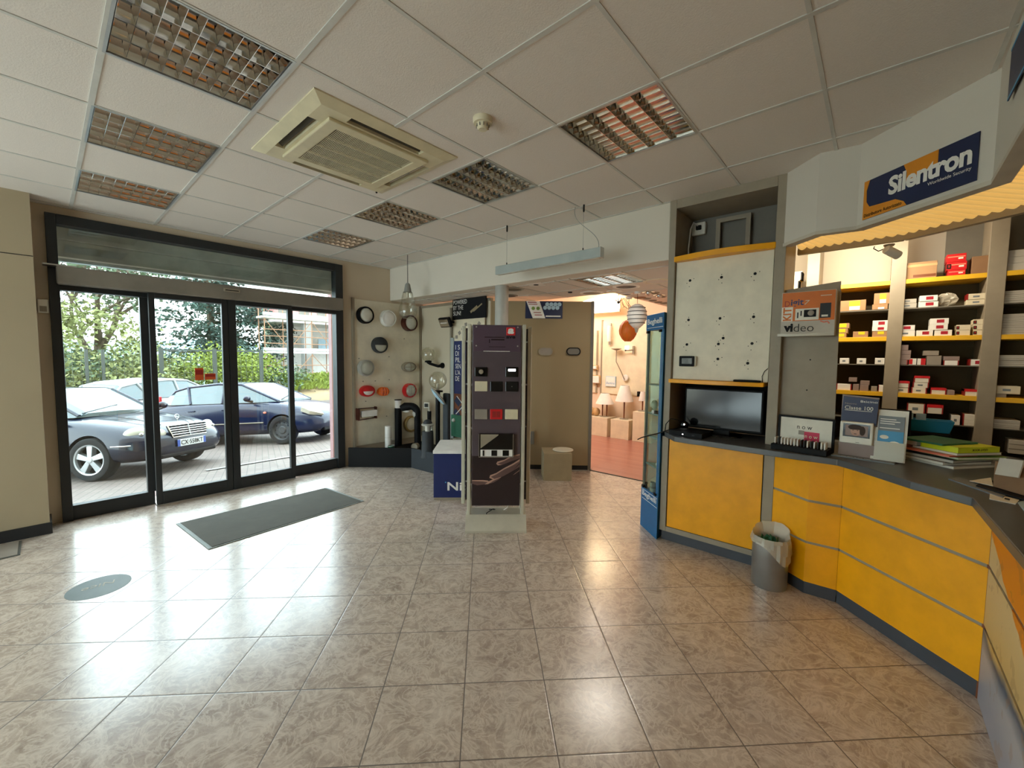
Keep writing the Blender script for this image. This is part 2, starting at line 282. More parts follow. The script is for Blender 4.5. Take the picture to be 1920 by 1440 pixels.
b = B(); b.box(-5.462, -1.0, 2.428, -5.4575, -.02, 2.434); b.box(-5.462, -.62, .1, -5.4575, -.614, 2.96); struct('trim_2', b, 'soft_black')
b = B(); b.box(-5.46, -1.0, 0, -5.445, -.02, .1); b.box(-5.74, -.022, 0, -5.445, -.007, .1); struct('baseboard_closet', b, 'dark_skirt')
struct('wall_header', B().box(-5.75, 3.62, 2.47, -1.39, 3.8, 3.1), 'wall_white', bev=.012)
b = B(); b.box(-5.75, 4.2, 0, -4.12, 4.25, 2.45); struct('wall_display', b, 'wall_beige')
b = B(); b.box(-5.75, 4.185, 2.405, -4.12, 4.2, 2.445); b.box(-4.965, 4.17, .28, -4.925, 4.2, 2.36); b.box(-5.75, 4.18, .28, -5.72, 4.2, 2.41); struct('trim_3', b, 'unit_grey')
# oblique partition, standing clear of the low ceiling
u = Vector((1.12, .94, 0)).normalized(); n_ = Vector((u.y, -u.x, 0)); P0 = Vector((-4.14, 4.2, 0)); P1 = Vector((-3.02, 5.14, 0))
b = B(); q = [P0, P1, P1-n_*.05, P0-n_*.05]; b.prism([(v.x, v.y) for v in q], .07, 2.405); struct('wall_partition', b, 'wall_oblique')
b = B(); e0 = P1-u*.03; q = [e0+n_*.008, P1+u*.012+n_*.008, P1+u*.012-n_*.058, e0-n_*.058]; b.prism([(v.x, v.y) for v in q], 0, 2.41); struct('trim_4', b, 'unit_dark')
b = B(); q = [P0-n_*.02, P1-u*.03-n_*.02, P1-u*.03-n_*.045, P0-n_*.045]; b.prism([(v.x, v.y) for v in q], 0, .07); struct('partition_gap_strip', b, 'dark_skirt')  # dark strip filling the gap below the partition
b = B().lathe([(.082, 0), (.082, 2.47)], 32, (-3.44, 3.70, 0)); struct('pillar_1', b, 'silver_paint', smooth=40)
# back room
b = B(); b.box(-6.1, 8.0, 0, -.8, 8.1, 3.1); struct('wall_back', b, 'wall_peach')
struct('wall_back_left', B().box(-6.1, 4.25, 0, -6.0, 8.1, 3.1), 'wall_peach'); struct('wall_back_right', B().box(-.9, 5.6, 0, -.8, 8.1, 3.1), 'wall_peach')
b = B(); b.box(-5.75, 3.8, LOW, -2.62, 4.98, LOW+.04); b.box(-2.62, 3.8, LOW, -.9, 8.0, LOW+.04)
cut = [(-2.55, 3.87, -1.95, 4.47)]
b = B()
for (x0, y0, x1, y1) in [(-5.75, 3.8, -2.62, 4.98), (-2.62, 3.8, -2.55, 8.0), (-2.55, 3.8, -1.95, 3.87), (-2.55, 4.47, -1.95, 8.0), (-1.95, 3.8, -.9, 8.0)]: b.box(x0, y0, LOW, x1, y1, LOW+.04)
struct('ceiling_low', b, 'ceiling_tiles')
b = B()
for x in (-5.15, -4.55, -3.95, -3.35, -2.75, -2.56, -1.945, -1.34): b.box(x-.01, 3.8, LOW-.005, x+.01, 4.98 if x < -2.62 else 8, LOW+.002)
for y in (3.86, 4.48, 5.08, 5.68, 6.28, 6.88): b.box(-5.75 if y < 4.98 else -2.62, y-.01, LOW-.005, -.9, y+.01, LOW+.002)
struct('trim_5', b, 'tbar')
struct('ceiling_back', B().box(-6.05, 4.2, 3.02, -.8, 8.1, 3.1), 'wall_peach')
struct('wall_back_upstand', B().box(-5.75, 4.98, LOW, -2.62, 5.0, 3.02).box(-2.64, 5.0, LOW, -2.62, 8.0, 3.02), 'wall_peach')
# store room behind the counter, walls behind the camera
struct('wall_store', B().box(-1.39, 5.5, 0, 3, 5.6, 3.1), 'wall_white'); struct('wall_store_left', B().box(-1.39, 4.06, 0, -1.33, 5.5, 3.1), 'wall_white')
b = B(); b.box(-5.75, -4.1, 0, -5.2, -4.0, 3.1); b.box(-1.2, -4.1, 0, 3.1, -4.0, 3.1); b.box(-5.2, -4.1, 2.75, -1.2, -4.0, 3.1); b.box(-5.2, -4.1, 0, -1.2, -4.0, .12); struct('wall_street', b, 'door_wall')
b = B(); b.box(3.0, -4.1, 0, 3.1, -3.2, 3.1); b.box(3.0, 1.2, 0, 3.1, 5.6, 3.1); b.box(3.0, -3.2, 0, 3.1, 1.2, 3.1); struct('wall_side', b, 'wall_white')
w = struct('window_fill_rear', B().box(-5.2, -4.06, .12, -1.2, -4.05, 2.75), 'door_glass'); b = B()  # rear window added behind the camera to let more daylight in
for x in (-5.17, -3.8, -2.5, -1.23): b.box(x-.04, -4.1, .12, x+.04, -4.0, 2.75)
b.box(-5.2, -4.1, 2.67, -1.2, -4.0, 2.75); b.box(-5.2, -4.1, .12, -1.2, -4.0, .22); obj('window_frame', b, 'door_frame', w)
w = struct('window_fill_left', B().box(-5.92, -3.8, .12, -5.91, -1.0, 2.7), 'door_glass'); b = B()  # unseen window, added so that daylight also enters from this side
for y in (-3.77, -2.4, -1.03): b.box(-5.96, y-.04, .12, -5.86, y+.04, 2.7)
b.box(-5.96, -3.8, 2.62, -5.86, -1.0, 2.7); b.box(-5.96, -3.8, .12, -5.86, -1.0, .2); obj('window_frame', b, 'door_frame', w)
# ---------------------------------------------------------------- suspended ceiling on a 60 cm grid
gx = lambda k: -.6*k-2.663
gy = lambda k: .6*k+.2278
LIGHTS = [(-1, 0), (1, 0), (3, 0), (3, 3), (1, 3), (-1, 3), (-3, 3)]
def ceil_ok(x, y): return y < 3.62 or x > -1.39
b = B(); xs = sorted([gx(k) for k in range(-9, 6)]+[-5.75, 3.0, -1.39]); ys = sorted([gy(k) for k in range(-7, 9)]+[-4.0, 3.62, 5.5])
holes = [(gx(k+1), gx(k), gy(r), gy(r+1)) for k, r in LIGHTS]
for i in range(len(xs)-1):
    for j in range(len(ys)-1):
        cx, cy = (xs[i]+xs[i+1])/2, (ys[j]+ys[j+1])/2
        if not (-5.75 < cx < 3 and -4 < cy < 5.5) or not ceil_ok(cx, cy) or any(h[0] < cx < h[1] and h[2] < cy < h[3] for h in holes): continue
        b.box(xs[i], ys[j], ZC, xs[i+1], ys[j+1], ZC+.015)
struct('ceiling', b, 'ceiling_tiles')
b = B(); T = .012
for k in range(-8, 6):
    x = gx(k); b.box(x-T*.75, -4, ZC-.004, x+T*.75, 3.62 if x < -1.39 else 5.5, ZC+.001)
for k in range(-7, 9):
    y = gy(k); b.box(-5.75 if y < 3.62 else -1.39, y-T, ZC-.005, 3, y+T, ZC+.001)
b.box(-5.75, 3.6, ZC-.005, -1.39, 3.62, ZC+.001); b.box(-5.75, -.02, ZC-.005, -5.73, 3.62, ZC+.001)
struct('trim_6', b, 'tbar')
# ---------------------------------------------------------------- glazed entrance
d = struct('window_3', B().box(-5.776, .13, 2.40, -5.766, 2.735, 2.79).box(-5.776, .13, .14, -5.766, .735, 2.2).box(-5.776, 2.12, .14, -5.766, 2.735, 2.2), 'door_glass')
b = B(); b.box(-5.83, .06, 0, -5.70, .13, 2.88); b.box(-5.83, 2.735, 0, -5.70, 2.84, 2.88); b.box(-5.83, .13, 2.79, -5.70, 2.735, 2.88); b.box(-5.81, .13, 2.19, -5.70, 2.735, 2.41)
b.box(-5.81, .13, 0, -5.73, .735, .14); b.box(-5.81, 2.12, 0, -5.73, 2.735, .14); b.box(-5.81, .68, .14, -5.73, .80, 2.2); b.box(-5.81, 2.12, .14, -5.73, 2.175, 2.2)
obj('window_frame', b, 'door_frame', d, bev=.004)
b = B(); b.box(-5.81, .735, -.005, -5.62, 2.12, .012); obj('door_track', b, 'alu', d)
for k, (y0, y1, lab) in enumerate(((.735, 1.425, 'dark framed sliding glass leaf with orange stickers'), (1.43, 2.12, 'dark framed sliding glass leaf next to the fixed pane'))):
    d = struct('door_%d' % (k+1), B().box(-5.645, y0+.05, .15, -5.637, y1-.05, 2.185), 'door_glass')
    a0, a1 = (.05, .06) if k == 0 else (.075, .05)
    b = B(); b.box(-5.668, y0, .015, -5.615, y0+a0, 2.235); b.box(-5.668, y1-a1, .015, -5.615, y1, 2.235); b.box(-5.668, y0+a0, .015, -5.615, y1-a1, .15); b.box(-5.668, y0+a0, 2.185, -5.615, y1-a1, 2.235)
    obj('door_frame', b, 'door_frame', d, bev=.003); b = B(); b.box(-5.672, (y1-.008) if k == 0 else y0, .02, -5.62, y1+.002 if k == 0 else y0+.008, 2.23); obj('door_seal', b, 'black', d)
t = thing('door_operator', 'long grey metal operator box above the sliding glass doors', 'door opener', (-5.70, 1.44, 2.235))
b = B(); b.box(.0, -1.33, 0, .13, 1.345, .162); obj('housing', b, 'operator_grey', t, bev=.014, seg=3)
b = B(); b.box(0, -1.41, .158, .125, -1.2, .17); obj('end_lip', b, 'alu', t)
s_ = obj('sensor', B().box(.128, -.06, .085, .143, .10, .125), 'unit_grey', t, bev=.006); obj('sensor_lens', B().box(.142, -.045, .098, .1445, .085, .108), 'black', s_)
t = thing('roller_shutter', 'dirty grey rolled shutter box outside, above the glass doors', 'shutter', (-6.1, 1.45, 2.55))
b = B(); b.box(-.16, -1.5, .0, .03, 1.5, .17); obj('lower_cover', b, 'zinc', t, bev=.01); b = B(); b.box(-.2, -1.5, .17, .045, 1.5, .46); obj('upper_cover', b, 'zinc', t, bev=.01)
b = B(); b.box(-.12, -1.5, -.03, -.04, 1.5, 0); obj('bottom_bar', b, 'alu', t)
for lab, x0, x1, y0, y1, c in (('taller dark orange sticker on the sliding glass leaf', 366, 381, 690, 713, 'dark_red'), ('wide orange sticker on the sliding glass leaf', 384, 404, 700, 712, 'sticker')):
    a, e = onX(x0, y1, -5.636), onX(x1, y0, -5.636)
    t = tag(obj('door_sticker', B().box(-5.637, a.y, a.z, -5.634, e.y, e.z), 'sticker'), lab, 'sticker'); obj('printed_band', B().box(-5.6345, a.y+.005, lerp(a.z, e.z, .45), -5.6335, e.y-.005, lerp(a.z, e.z, .85)), 'dark_red', t)
t = thing('wall_sensor', 'small cream sensor box on the beige pilaster beside the doors', 'sensor', (-5.75, .02, 1.97))
obj('case', B().box(0, -.035, 0, .035, .035, .125), 'white_plastic', t, bev=.008); obj('sensor_window', B().box(.034, -.022, .012, .037, .022, .062), 'unit_grey', t)
# ---------------------------------------------------------------- recessed louvre lights
def louvre_light(name, cx, cy, z, label, lit=False):
    t = thing(name, label, 'ceiling light', (cx, cy, z), 0, 'recessed louvre lights')
    h = .298; b = B(); b.box(-h, -h, .0, -h+.012, h, .1); b.box(h-.012, -h, 0, h, h, .1); b.box(-h+.012, -h, 0, h-.012, -h+.012, .1); b.box(-h+.012, h-.012, 0, h-.012, h, .1); b.box(-h, -h, .1, h, h, .106); obj('housing', b, 'white', t)
    b = B(); f = .012
    for s in (-1, 1): b.box(s*h-(f if s > 0 else 0), -h, -.006, s*h+(f if s < 0 else 0), h, .002); b.box(-h+f, s*h-(f if s > 0 else 0), -.006, h-f, s*h+(f if s < 0 else 0), .002)
    obj('rim', b, 'alu', t)
    b = B(); W = .282
    for i in range(5):   # long V reflectors between the lamps
        x = -W+i*(2*W/4); pr = [(.0015, 0), (.006, .018), (.016, .04), (.03, .056)]
        pts = [(x-a, c) for a, c in pr[::-1]]+[(x+a, c) for a, c in pr]; pts = [(min(W, max(-W, p[0])), p[1]) for p in pts]
        b.add([(p[0], -W, p[1]) for p in pts]+[(p[0], W, p[1]) for p in pts], [(j, j+1, len(pts)+j+1, len(pts)+j) for j in range(len(pts)-1)])
    obj('reflector', b, 'mirror', t, smooth=30, fix=False)
    b = B()
    for j in range(10):
        y = -W+j*(2*W/9); pr = [(.001, .001), (.003, .014), (.0075, .03), (.014, .044)]; pts = [(y-a, c) for a, c in pr[::-1]]+[(y+a, c) for a, c in pr]; pts = [(min(W, max(-W, p[0])), p[1]) for p in pts]
        for i in range(4):
            x0, x1 = -W+i*W/2, -W+(i+1)*W/2
            b.add([(x0+min(.03, .03*p[1]/.056), p[0], p[1]) for p in pts]+[(x1-min(.03, .03*p[1]/.056), p[0], p[1]) for p in pts], [(k, k+1, len(pts)+k+1, len(pts)+k) for k in range(len(pts)-1)])
    obj('cross_blades', b, 'mirror', t, smooth=30, fix=False)
    for i in range(4):
        obj('lamp_tube', B().tube([(-W+W/4+i*W/2, -.27, .075), (-W+W/4+i*W/2, .27, .075)], .012, 10), 'downlight_glow' if lit else 'tube', t, smooth=40)
    return t
names = ['large-looking square mirror louvre light, second row out from the door and beside the cassette', 'square mirror louvre light reflecting pink, between two others near the doors', 'square mirror louvre light close above the glass doors',
         'square mirror louvre light nearest the hanging bulb lamp', 'square mirror louvre light just past the air conditioner', 'square mirror louvre light between the smoke detector and the white beam', 'square mirror louvre light with bright tube reflections, nearest the counter']
names[0] = 'mirror louvre light farthest from the glass doors in its row of three'
for (k, r), lab in zip(LIGHTS, names): louvre_light('louvre_light', (gx(k)+gx(k+1))/2, (gy(r)+gy(r+1))/2, ZC, lab)
louvre_light('louvre_light', -2.25, 4.17, LOW, 'lit mirror louvre light on the low ceiling beyond the beam', True)
# ---------------------------------------------------------------- ceiling cassette, detector, hanging lamps
t = thing('air_conditioner', 'yellowed square cassette air conditioner set in the tiled ceiling', 'air conditioner', (-2.665, 1.432, ZC))
def frame_ring(b, o, i, z0, z1, zo=None):
    zo = z0 if zo is None else zo
    for k in range(4):
        a = [(-1, -1), (1, -1), (1, 1), (-1, 1)]; p, q = a[k], a[(k+1) % 4]
        b.add([(p[0]*o, p[1]*o, zo), (q[0]*o, q[1]*o, zo), (q[0]*i, q[1]*i, z0), (p[0]*i, p[1]*i, z0), (p[0]*o, p[1]*o, z1), (q[0]*o, q[1]*o, z1), (q[0]*i, q[1]*i, z1), (p[0]*i, p[1]*i, z1)],
              [(0, 1, 2, 3), (4, 7, 6, 5), (0, 4, 5, 1), (3, 2, 6, 7)])
    return b
H = .475; S0, S1, SL = .352, .412, .245
b = B()   # panel: outer rim, four slots left open
for k in range(4):
    mt = Matrix.Rotation(k*PI/2, 4, 'Z'); q = B()
    q.add([(-H, -H, -.008), (H, -H, -.008), (S1, -S1, -.032), (-S1, -S1, -.032)], [(0, 1, 2, 3)]); q.add([(-H, -H, -.008), (H, -H, -.008), (H, -H, 0), (-H, -H, 0)], [(0, 1, 2, 3)])
    for x0, x1 in ((-S1, -SL), (SL, S1)): q.add([(x0, -S1, -.032), (x1, -S1, -.032), (min(x1, S0), -S0, -.032), (max(x0, -S0), -S0, -.032)], [(0, 1, 2, 3)])
    q.add([(-SL, -S1, -.032), (SL, -S1, -.032), (SL, -S1, .03), (-SL, -S1, .03)], [(0, 1, 2, 3)]); q.add([(-SL, -S0, -.032), (SL, -S0, -.032), (SL, -S0, .03), (-SL, -S0, .03)], [(3, 2, 1, 0)])
    for s in (-1, 1): q.add([(s*SL, -S1, -.032), (s*SL, -S0, -.032), (s*SL, -S0, .03), (s*SL, -S1, .03)], [(0, 1, 2, 3)])
    q.add([(-SL, -S1, .03), (SL, -S1, .03), (SL, -S0, .03), (-SL, -S0, .03)], [(0, 1, 2, 3)], 1)
    q.add([(-S0, -S0, -.032), (S0, -S0, -.032), (.27, -.27, -.032), (-.27, -.27, -.032)], [(0, 1, 2, 3)])
    q.xf(mt); b.add(q.v, q.f); b.mi[-len(q.mi):] = q.mi
obj('casing', b, ['ac_beige', 'ac_dark'], t)
for k in range(4):
    b = B().bc((0, -.385, -.010), (SL*2-.01, .04, .004), rx=-.6); b.xf(Matrix.Rotation(k*PI/2, 4, 'Z')); obj('air_flap', b, 'ac_dark', t)
g = obj('grille_frame', frame_ring(B(), .335, .262, -.05, -.03), 'ac_beige', t, bev=.006); b = B()
for i in range(54): b.box(-.262, -.262+i*.0099, -.046, .262, -.262+i*.0099+.0035, -.044)
for i in range(1, 4): b.box(-.262+i*.131-.003, -.262, -.048, -.262+i*.131+.003, .262, -.038)
obj('grille', b, 'ac_beige', g); obj('filter', B().box(-.265, -.265, -.034, .265, .265, -.03), 'ac_dark', g)
obj('status_lamp', B().box(-.44, .40, -.034, -.43, .41, -.022), 'black', t)
t = thing('smoke_detector', 'small round cream smoke detector on the ceiling beside the cassette', 'smoke detector', (-1.74, 1.70, ZC))
obj('base', B().lathe([(0, -.03), (.052, -.03), (.056, -.02), (.056, 0), (0, 0)], 28), 'ivory', t, smooth=40); obj('chamber', B().lathe([(0, -.062), (.024, -.062), (.032, -.054), (.036, -.03), (0, -.03)], 24), 'ivory', t, smooth=40)
b = B()
for k in range(10): a = k*PI/5; b.bc((.034*math.cos(a), .034*math.sin(a), -.044), (.008, .003, .016), rz=a)
obj('smoke_slots', b, 'unit_dark', t)
t = thing('bulb_pendant', 'clear glass bulb-shaped pendant lamp hanging on a black cord', 'pendant lamp', (-4.762, 3.27, ZC))
k = (Vector((-4.762, 3.27, 2.2))-EYE).dot(fw); zz = lambda py: onY(764, py, 3.27).z-ZC
obj('cord', B().tube([(0, 0, 0), (0, 0, zz(531))], .004, 8), 'black', t); z1, z2, z3 = zz(531), zz(547), zz(598)
obj('lamp_cap', B().lathe([(0, z1), (.02, z1), (.034, z1-.02), (.05, z2), (.06, z2-.01), (0, z2-.01)], 28), 'cable_grey', t, smooth=40)
hh = z2-z3; prof = [(.062, z2-.005), (.066, z2-.03), (.09, z2-hh*.35), (.115, z2-hh*.6), (.122, z2-hh*.75), (.108, z2-hh*.9), (.06, z2-hh*.985), (0.001, z2-hh)]
obj('glass_shade', B().lathe(prof, 32, cap=False), 'globe', t, smooth=True, fix=False); obj('lamp_holder', B().lathe([(0, z2-.07), (.016, z2-.07), (.018, z2), (0, z2)], 16), 'white_plastic', t, smooth=40)
t = thing('linear_pendant', 'long slim grey linear lamp hung on two wires before the white beam', 'pendant lamp', (-2.43, 3.2, 2.475))
obj('lamp_body', B().box(-.615, -.03, 0, .615, .03, .085), 'aqua', t, bev=.004); obj('diffuser', B().box(-.6, -.022, -.003, .6, .022, .001), 'frost', t)
for s in (-.48, .43):
    wv = obj('suspension_wire', B().tube([(s, 0, .085), (s, 0, ZC-2.475)], .0015, 6), 'alu', t); obj('ceiling_grip', B().lathe([(0, ZC-2.475), (.008, ZC-2.475), (.008, ZC-2.53), (.004, ZC-2.54), (0, ZC-2.54)], 10, (s, 0, 0)).lathe([(.005, .085), (.005, .11)], 10, (s, 0, 0)), 'black', wv)
obj('power_cord', B().tube([(.34+.22*math.sin(x*1.5)**2*1.1-(.02*math.sin(x*6)), -.0, ZC-2.475-x*(ZC-2.56)) for x in [i/14 for i in range(15)]], .003, 6), 'cable_grey', t)
obj('end_cap', B().box(.615, -.031, -.002, .622, .031, .087), 'alu', t)
# ---------------------------------------------------------------- lamp display corner
HP = PI/2
t = thing('lamp_board', 'beige display board full of round and oval wall lamps beside the doors', 'display board', (-5.75, 2.98, .27), HP)
obj('panel', B().box(.03, -.025, 0, 1.2, 0, 2.165), 'cream_panel', t, bev=.002); b = B(); b.box(0, -.045, -.02, .032, 0, 2.18); b.box(1.17, -.035, 0, 1.2, -.02, 2.165); obj('post', b, 'unit_grey', t)
b = B()
for x, z in ((.10, 1.30), (.60, 1.33), (.60, .97), (.36, .96), (.70, 1.86), (.88, 1.62), (.2, .66), (.55, .40), (.16, .96)): b.bc((x, -.0255, z), (.02, .002, .012))
obj('wire_holes', b, 'unit_dark', t)
def wl(name, label, y, z, parts, grp='wall lamps on the display board'):
    t = thing(name, label, 'wall lamp', (-5.725, y, z), HP, grp)
    for nm, bb, mt in parts: obj(nm, bb, mt, t, smooth=40)
    return t
def roundlamp(r, d=.085): return B().lathe([(0, 0), (r, 0), (r, d*.7), (r*.97, d*.92), (r*.84, d), (r*.82, d*.8), (0, d*.8)], 36, axis='Y'), B().lathe([(r*.83, d*.8), (r*.7, d*.98), (r*.4, d*1.06), (0, d*1.08)][::-1], 36, axis='Y')
a, c = roundlamp(.125); wl('round_bulkhead_lamp', 'round wall lamp with black rim and frosted face, top row of the board', 3.167, 2.209, [('rim', a, 'black'), ('lens', c, 'frost')])
a, c = roundlamp(.128); wl('round_bulkhead_lamp', 'round all white wall lamp in the top row of the board', 3.549, 2.191, [('rim', a, 'white'), ('lens', c, 'shade_white')])
a, c = roundlamp(.128, .11); wl('round_bulkhead_lamp', 'round wall lamp with dark brown red rim, top row of the board', 3.927, 2.144, [('rim', a, 'brown_rim'), ('lens', c, 'frost')])
def lid(r, d, ex=1.0, ey=1.0):
    b = B()
    q = B().lathe([(r*.86, d*.9), (r*.6, d*1.12), (0, d*1.2)][::-1], 36, axis='Y', ex=ex, ey=ey); keep = [f for f in q.f if sum(q.v[i][2] for i in f)/len(f) > 0]
    return b.add(q.v, keep)
a, c = roundlamp(.122); wl('eyelid_lamp', 'round dark grey wall lamp with a half hood, alone in the second row', 3.398, 1.776, [('rim', a, 'anthracite'), ('lens', c, 'lamp_glass'), ('hood', lid(.122, .09), 'anthracite')])
a, c = roundlamp(.122); wl('round_bulkhead_lamp', 'round grey green glass wall lamp in the middle of the board', 3.166, 1.43, [('rim', a, 'silver_paint'), ('lens', c, 'lamp_glass')])
def oval(rx, rz, d=.075): return B().lathe([(0, 0), (1, 0), (1, d*.7), (.95, d*.95), (.82, d), (.8, d*.8), (0, d*.8)], 36, axis='Y', ex=rx, ey=rz), B().lathe([(.81, d*.8), (.6, d*1.05), (0, d*1.15)][::-1], 36, axis='Y', ex=rx, ey=rz)
a, c = oval(.125, .08); wl('oval_bulkhead_lamp', 'oval clear grey wall lamp with a cage, beside the board edge', 3.923, 1.438, [('rim', a, 'unit_grey'), ('lens', c, 'lamp_glass'), ('cage', B().tor((0, -.085, 0), 1, .0, 8).tube([(-.12, -.08, 0), (0, -.1, 0), (.12, -.08, 0)], .004).tube([(0, -.08, -.075), (0, -.1, 0), (0, -.08, .075)], .004), 'unit_grey')])
a, c = oval(.115, .085); wl('oval_eyelid_lamp', 'oval red wall lamp with red half hood over a white lens', 3.187, 1.086, [('rim', a, 'red'), ('lens', c, 'shade_white'), ('hood', lid(1, .078, .115, .085), 'red')])
a, c = oval(.09, .068); b = B()
for x in (-.045, 0, .045): b.tube([(x, -.07, -.06), (x, -.098, 0), (x, -.07, .06)], .006)
b.tube([(-.085, -.07, 0), (0, -.1, 0), (.085, -.07, 0)], .006); wl('oval_cage_lamp', 'small oval orange wall lamp with orange cage, beside the red hooded one', 3.454, 1.064, [('rim', a, 'orange'), ('lens', c, 'salmon'), ('cage', b, 'orange')])
a, c = roundlamp(.115); b = B()
for x in (-.05, 0, .05): b.tube([(x, -.08, -.1), (x, -.1, 0), (x, -.08, .1)], .0025); b.tube([(-.1, -.08, x), (0, -.1, x), (.1, -.08, x)], .0025)
wl('round_cage_lamp', 'round wall lamp with red rim and square wire grid', 3.93, 1.055, [('rim', a, 'red'), ('lens', c, 'frost'), ('grid', b, 'silver_paint')])
b = B(); b.box(-.16, -.09, -.085, -.13, 0, .085)
for s in (-1, 1): b.tube([(-.15, -.08, s*.085), (.17, -.05, s*.075)], .008)
b.box(.15, -.06, -.09, .165, 0, .09); wl('rectangular_bracket_lamp', 'white rectangular wall lamp held in a dark brown bracket', 3.165, .752, [('bracket', b, 'brown_rim'), ('diffuser', B().box(-.09, -.09, -.045, .15, -.03, .045), 'white')])
t = thing('ring_lamp', 'round ochre ring lamp low on the board behind the black bollard', 'wall lamp', (-5.725, 3.97, .50), HP, 'wall lamps on the display board')
obj('rim', B().lathe([(0, 0), (.135, 0), (.135, .04), (.12, .055), (.105, .05), (.105, .03), (0, .03)], 36, axis='Y'), 'brass', t, smooth=40); obj('lens', B().lathe([(.106, .032), (.05, .045), (0, .048)][::-1], 30, axis='Y'), 'cream_panel', t, smooth=40)
# black tray in two facets
TB = [(-5.66, 2.86), (-4.98, 3.465), (-4.3, 3.51), (-3.9, 3.55)]
t = thing('display_tray', 'low black tray plinth under the lamp board, folded in two facets', 'plinth', (0, 0, 0))
inn = [(-5.66, 2.89), (-4.985, 3.495), (-4.3, 3.54), (-3.9, 3.58)]
for k, (nm, mt) in enumerate((('front_panel', 'black'), ('front_panel', 'slate'), ('front_panel', 'slate'))): obj(nm, B().prism([TB[k], TB[k+1], inn[k+1], inn[k]], 0, .285), mt, t, bev=.003)
obj('tray_floor', B().prism(inn+[(-3.9, 4.17), (-5.71, 4.17), (-5.71, 2.95)], .0, .18), 'soft_black', t)
TZ = .181
def base(px, py0, py1, Y, z=TZ):   # a standing lamp: foot on the tray at the sight line of px, top height read off the row py0
    p = onY(px, py1, Y); q = onY(px, py0, Y); return Vector((p.x, Y, z)), q.z-z
p, h = base(728, 799, 838, 3.38); t = thing('white_bollard', 'short white cylinder lamp standing in the black tray', 'garden lamp', p); obj('body', B().lathe([(0, 0), (.047, 0), (.047, h), (0, h)], 24), 'white', t, smooth=40); obj('ring_joint', B().lathe([(.048, h*.55), (.048, h*.56)], 24), 'paper_grey', t)
p, h = base(728, 826, 842, 3.33); p.x += .05; p.y += .02; t = thing('spike_spot', 'small dark green cup spotlight lying beside the white cylinder', 'garden lamp', p)
obj('cup', B().lathe([(.02, 0), (.045, .05), (.05, .11), (.042, .11), (.03, .06), (0, .055)], 24), 'green_cover', t, smooth=40); obj('lens_ring', B().tor((0, 0, .11), .046, .006, 24), 'silver_paint', t, smooth=True)
p, h = base(747, 749, 826, 3.72); t = thing('black_bollard', 'tall black bollard lamp with white lantern and black cap', 'garden lamp', p)
obj('post', B().lathe([(0, 0), (.055, 0), (.055, h-.135), (0, h-.135)], 24), 'black', t, smooth=40); obj('lantern', B().lathe([(0, h-.135), (.05, h-.135), (.05, h-.012), (0, h-.012)], 24), 'shade_white', t, smooth=40); obj('cap', B().lathe([(0, h-.012), (.058, h-.012), (.058, h), (0, h)], 24), 'black', t, smooth=40)
p, h = base(783, 757, 826, 3.78); t = thing('hooked_bollard', 'black bollard lamp whose head bends over like a cane', 'garden lamp', p)
vx = Vector((.74, .66, 0)); r_ = .055; pts = [Vector((0, 0, 0)), Vector((0, 0, h-.2))]+[Vector((0, 0, h-.16))-vx*(.10*(1-math.cos(a)))+Vector((0, 0, .12*math.sin(a))) for a in [i*PI/2/6 for i in range(1, 7)]]+[Vector((0, 0, h-.045))-vx*.19, Vector((0, 0, h-.075))-vx*.25]
obj('post', B().tube(pts, [.05]*2+[.055]*6+[.062, .05], 16), 'black', t, smooth=50); obj('lens', B().sph(tuple(Vector((0, 0, h-.12))-vx*.17), .05, 16, 8, (1.3, 1.0, .35)), 'shade_white', t, smooth=True)
obj('elbow_band', B().sph(tuple(Vector((-.02, -.03, h-.15))), .05, 16, 8, (1, .7, 1.3)), 'silver_paint', t, smooth=True)
p, h = base(802, 786, 848, 3.56); t = thing('grey_bollard', 'stout grey bollard lamp with clear band and domed top', 'garden lamp', p)
obj('post', B().lathe([(0, 0), (.095, 0), (.095, .02), (.09, .03), (.078, h-.17), (0, h-.17)], 28), 'anthracite', t, smooth=40); obj('clear_band', B().lathe([(.07, h-.17), (.074, h-.16), (.07, h-.075)], 28, cap=False), 'globe', t, smooth=40, fix=False)
obj('lamp_core', B().lathe([(0, h-.17), (.035, h-.17), (.035, h-.08), (0, h-.08)], 16), 'shade_white', t, smooth=40); obj('collar', B().lathe([(.085, h-.085), (.088, h-.07), (.07, h-.06)], 28), 'silver_paint', t, smooth=40); obj('dome', B().sph((0, 0, h-.065), .066, 24, 8, (1, 1, .95), PI/2, PI), 'anthracite', t, smooth=True)
p, h = base(805, 754, 812, 3.9); t = thing('motion_spot', 'small white square spotlight head on a black post', 'garden lamp', p)
obj('post', B().lathe([(0, 0), (.032, 0), (.032, h-.14), (0, h-.14)], 16), 'black', t, smooth=40); b = B().bc((-.02, -.03, h-.045), (.085, .05, .085), rz=.7); obj('head', b, 'white_plastic', t, bev=.006); obj('lens', B().bc((-.002, -.055, h-.045), (.055, .004, .055), rz=.7), 'black_gloss', t); obj('neck', B().tube([(0, 0, h-.14), (0, -.01, h-.08)], .012), 'white_plastic', t)
p, h = base(821, 694, 838, 3.66); gz = onY(821, 713, 3.66).z-TZ; t = thing('globe_post_lamp', 'clear glass globe on a tall black post in the tray', 'garden lamp', p)
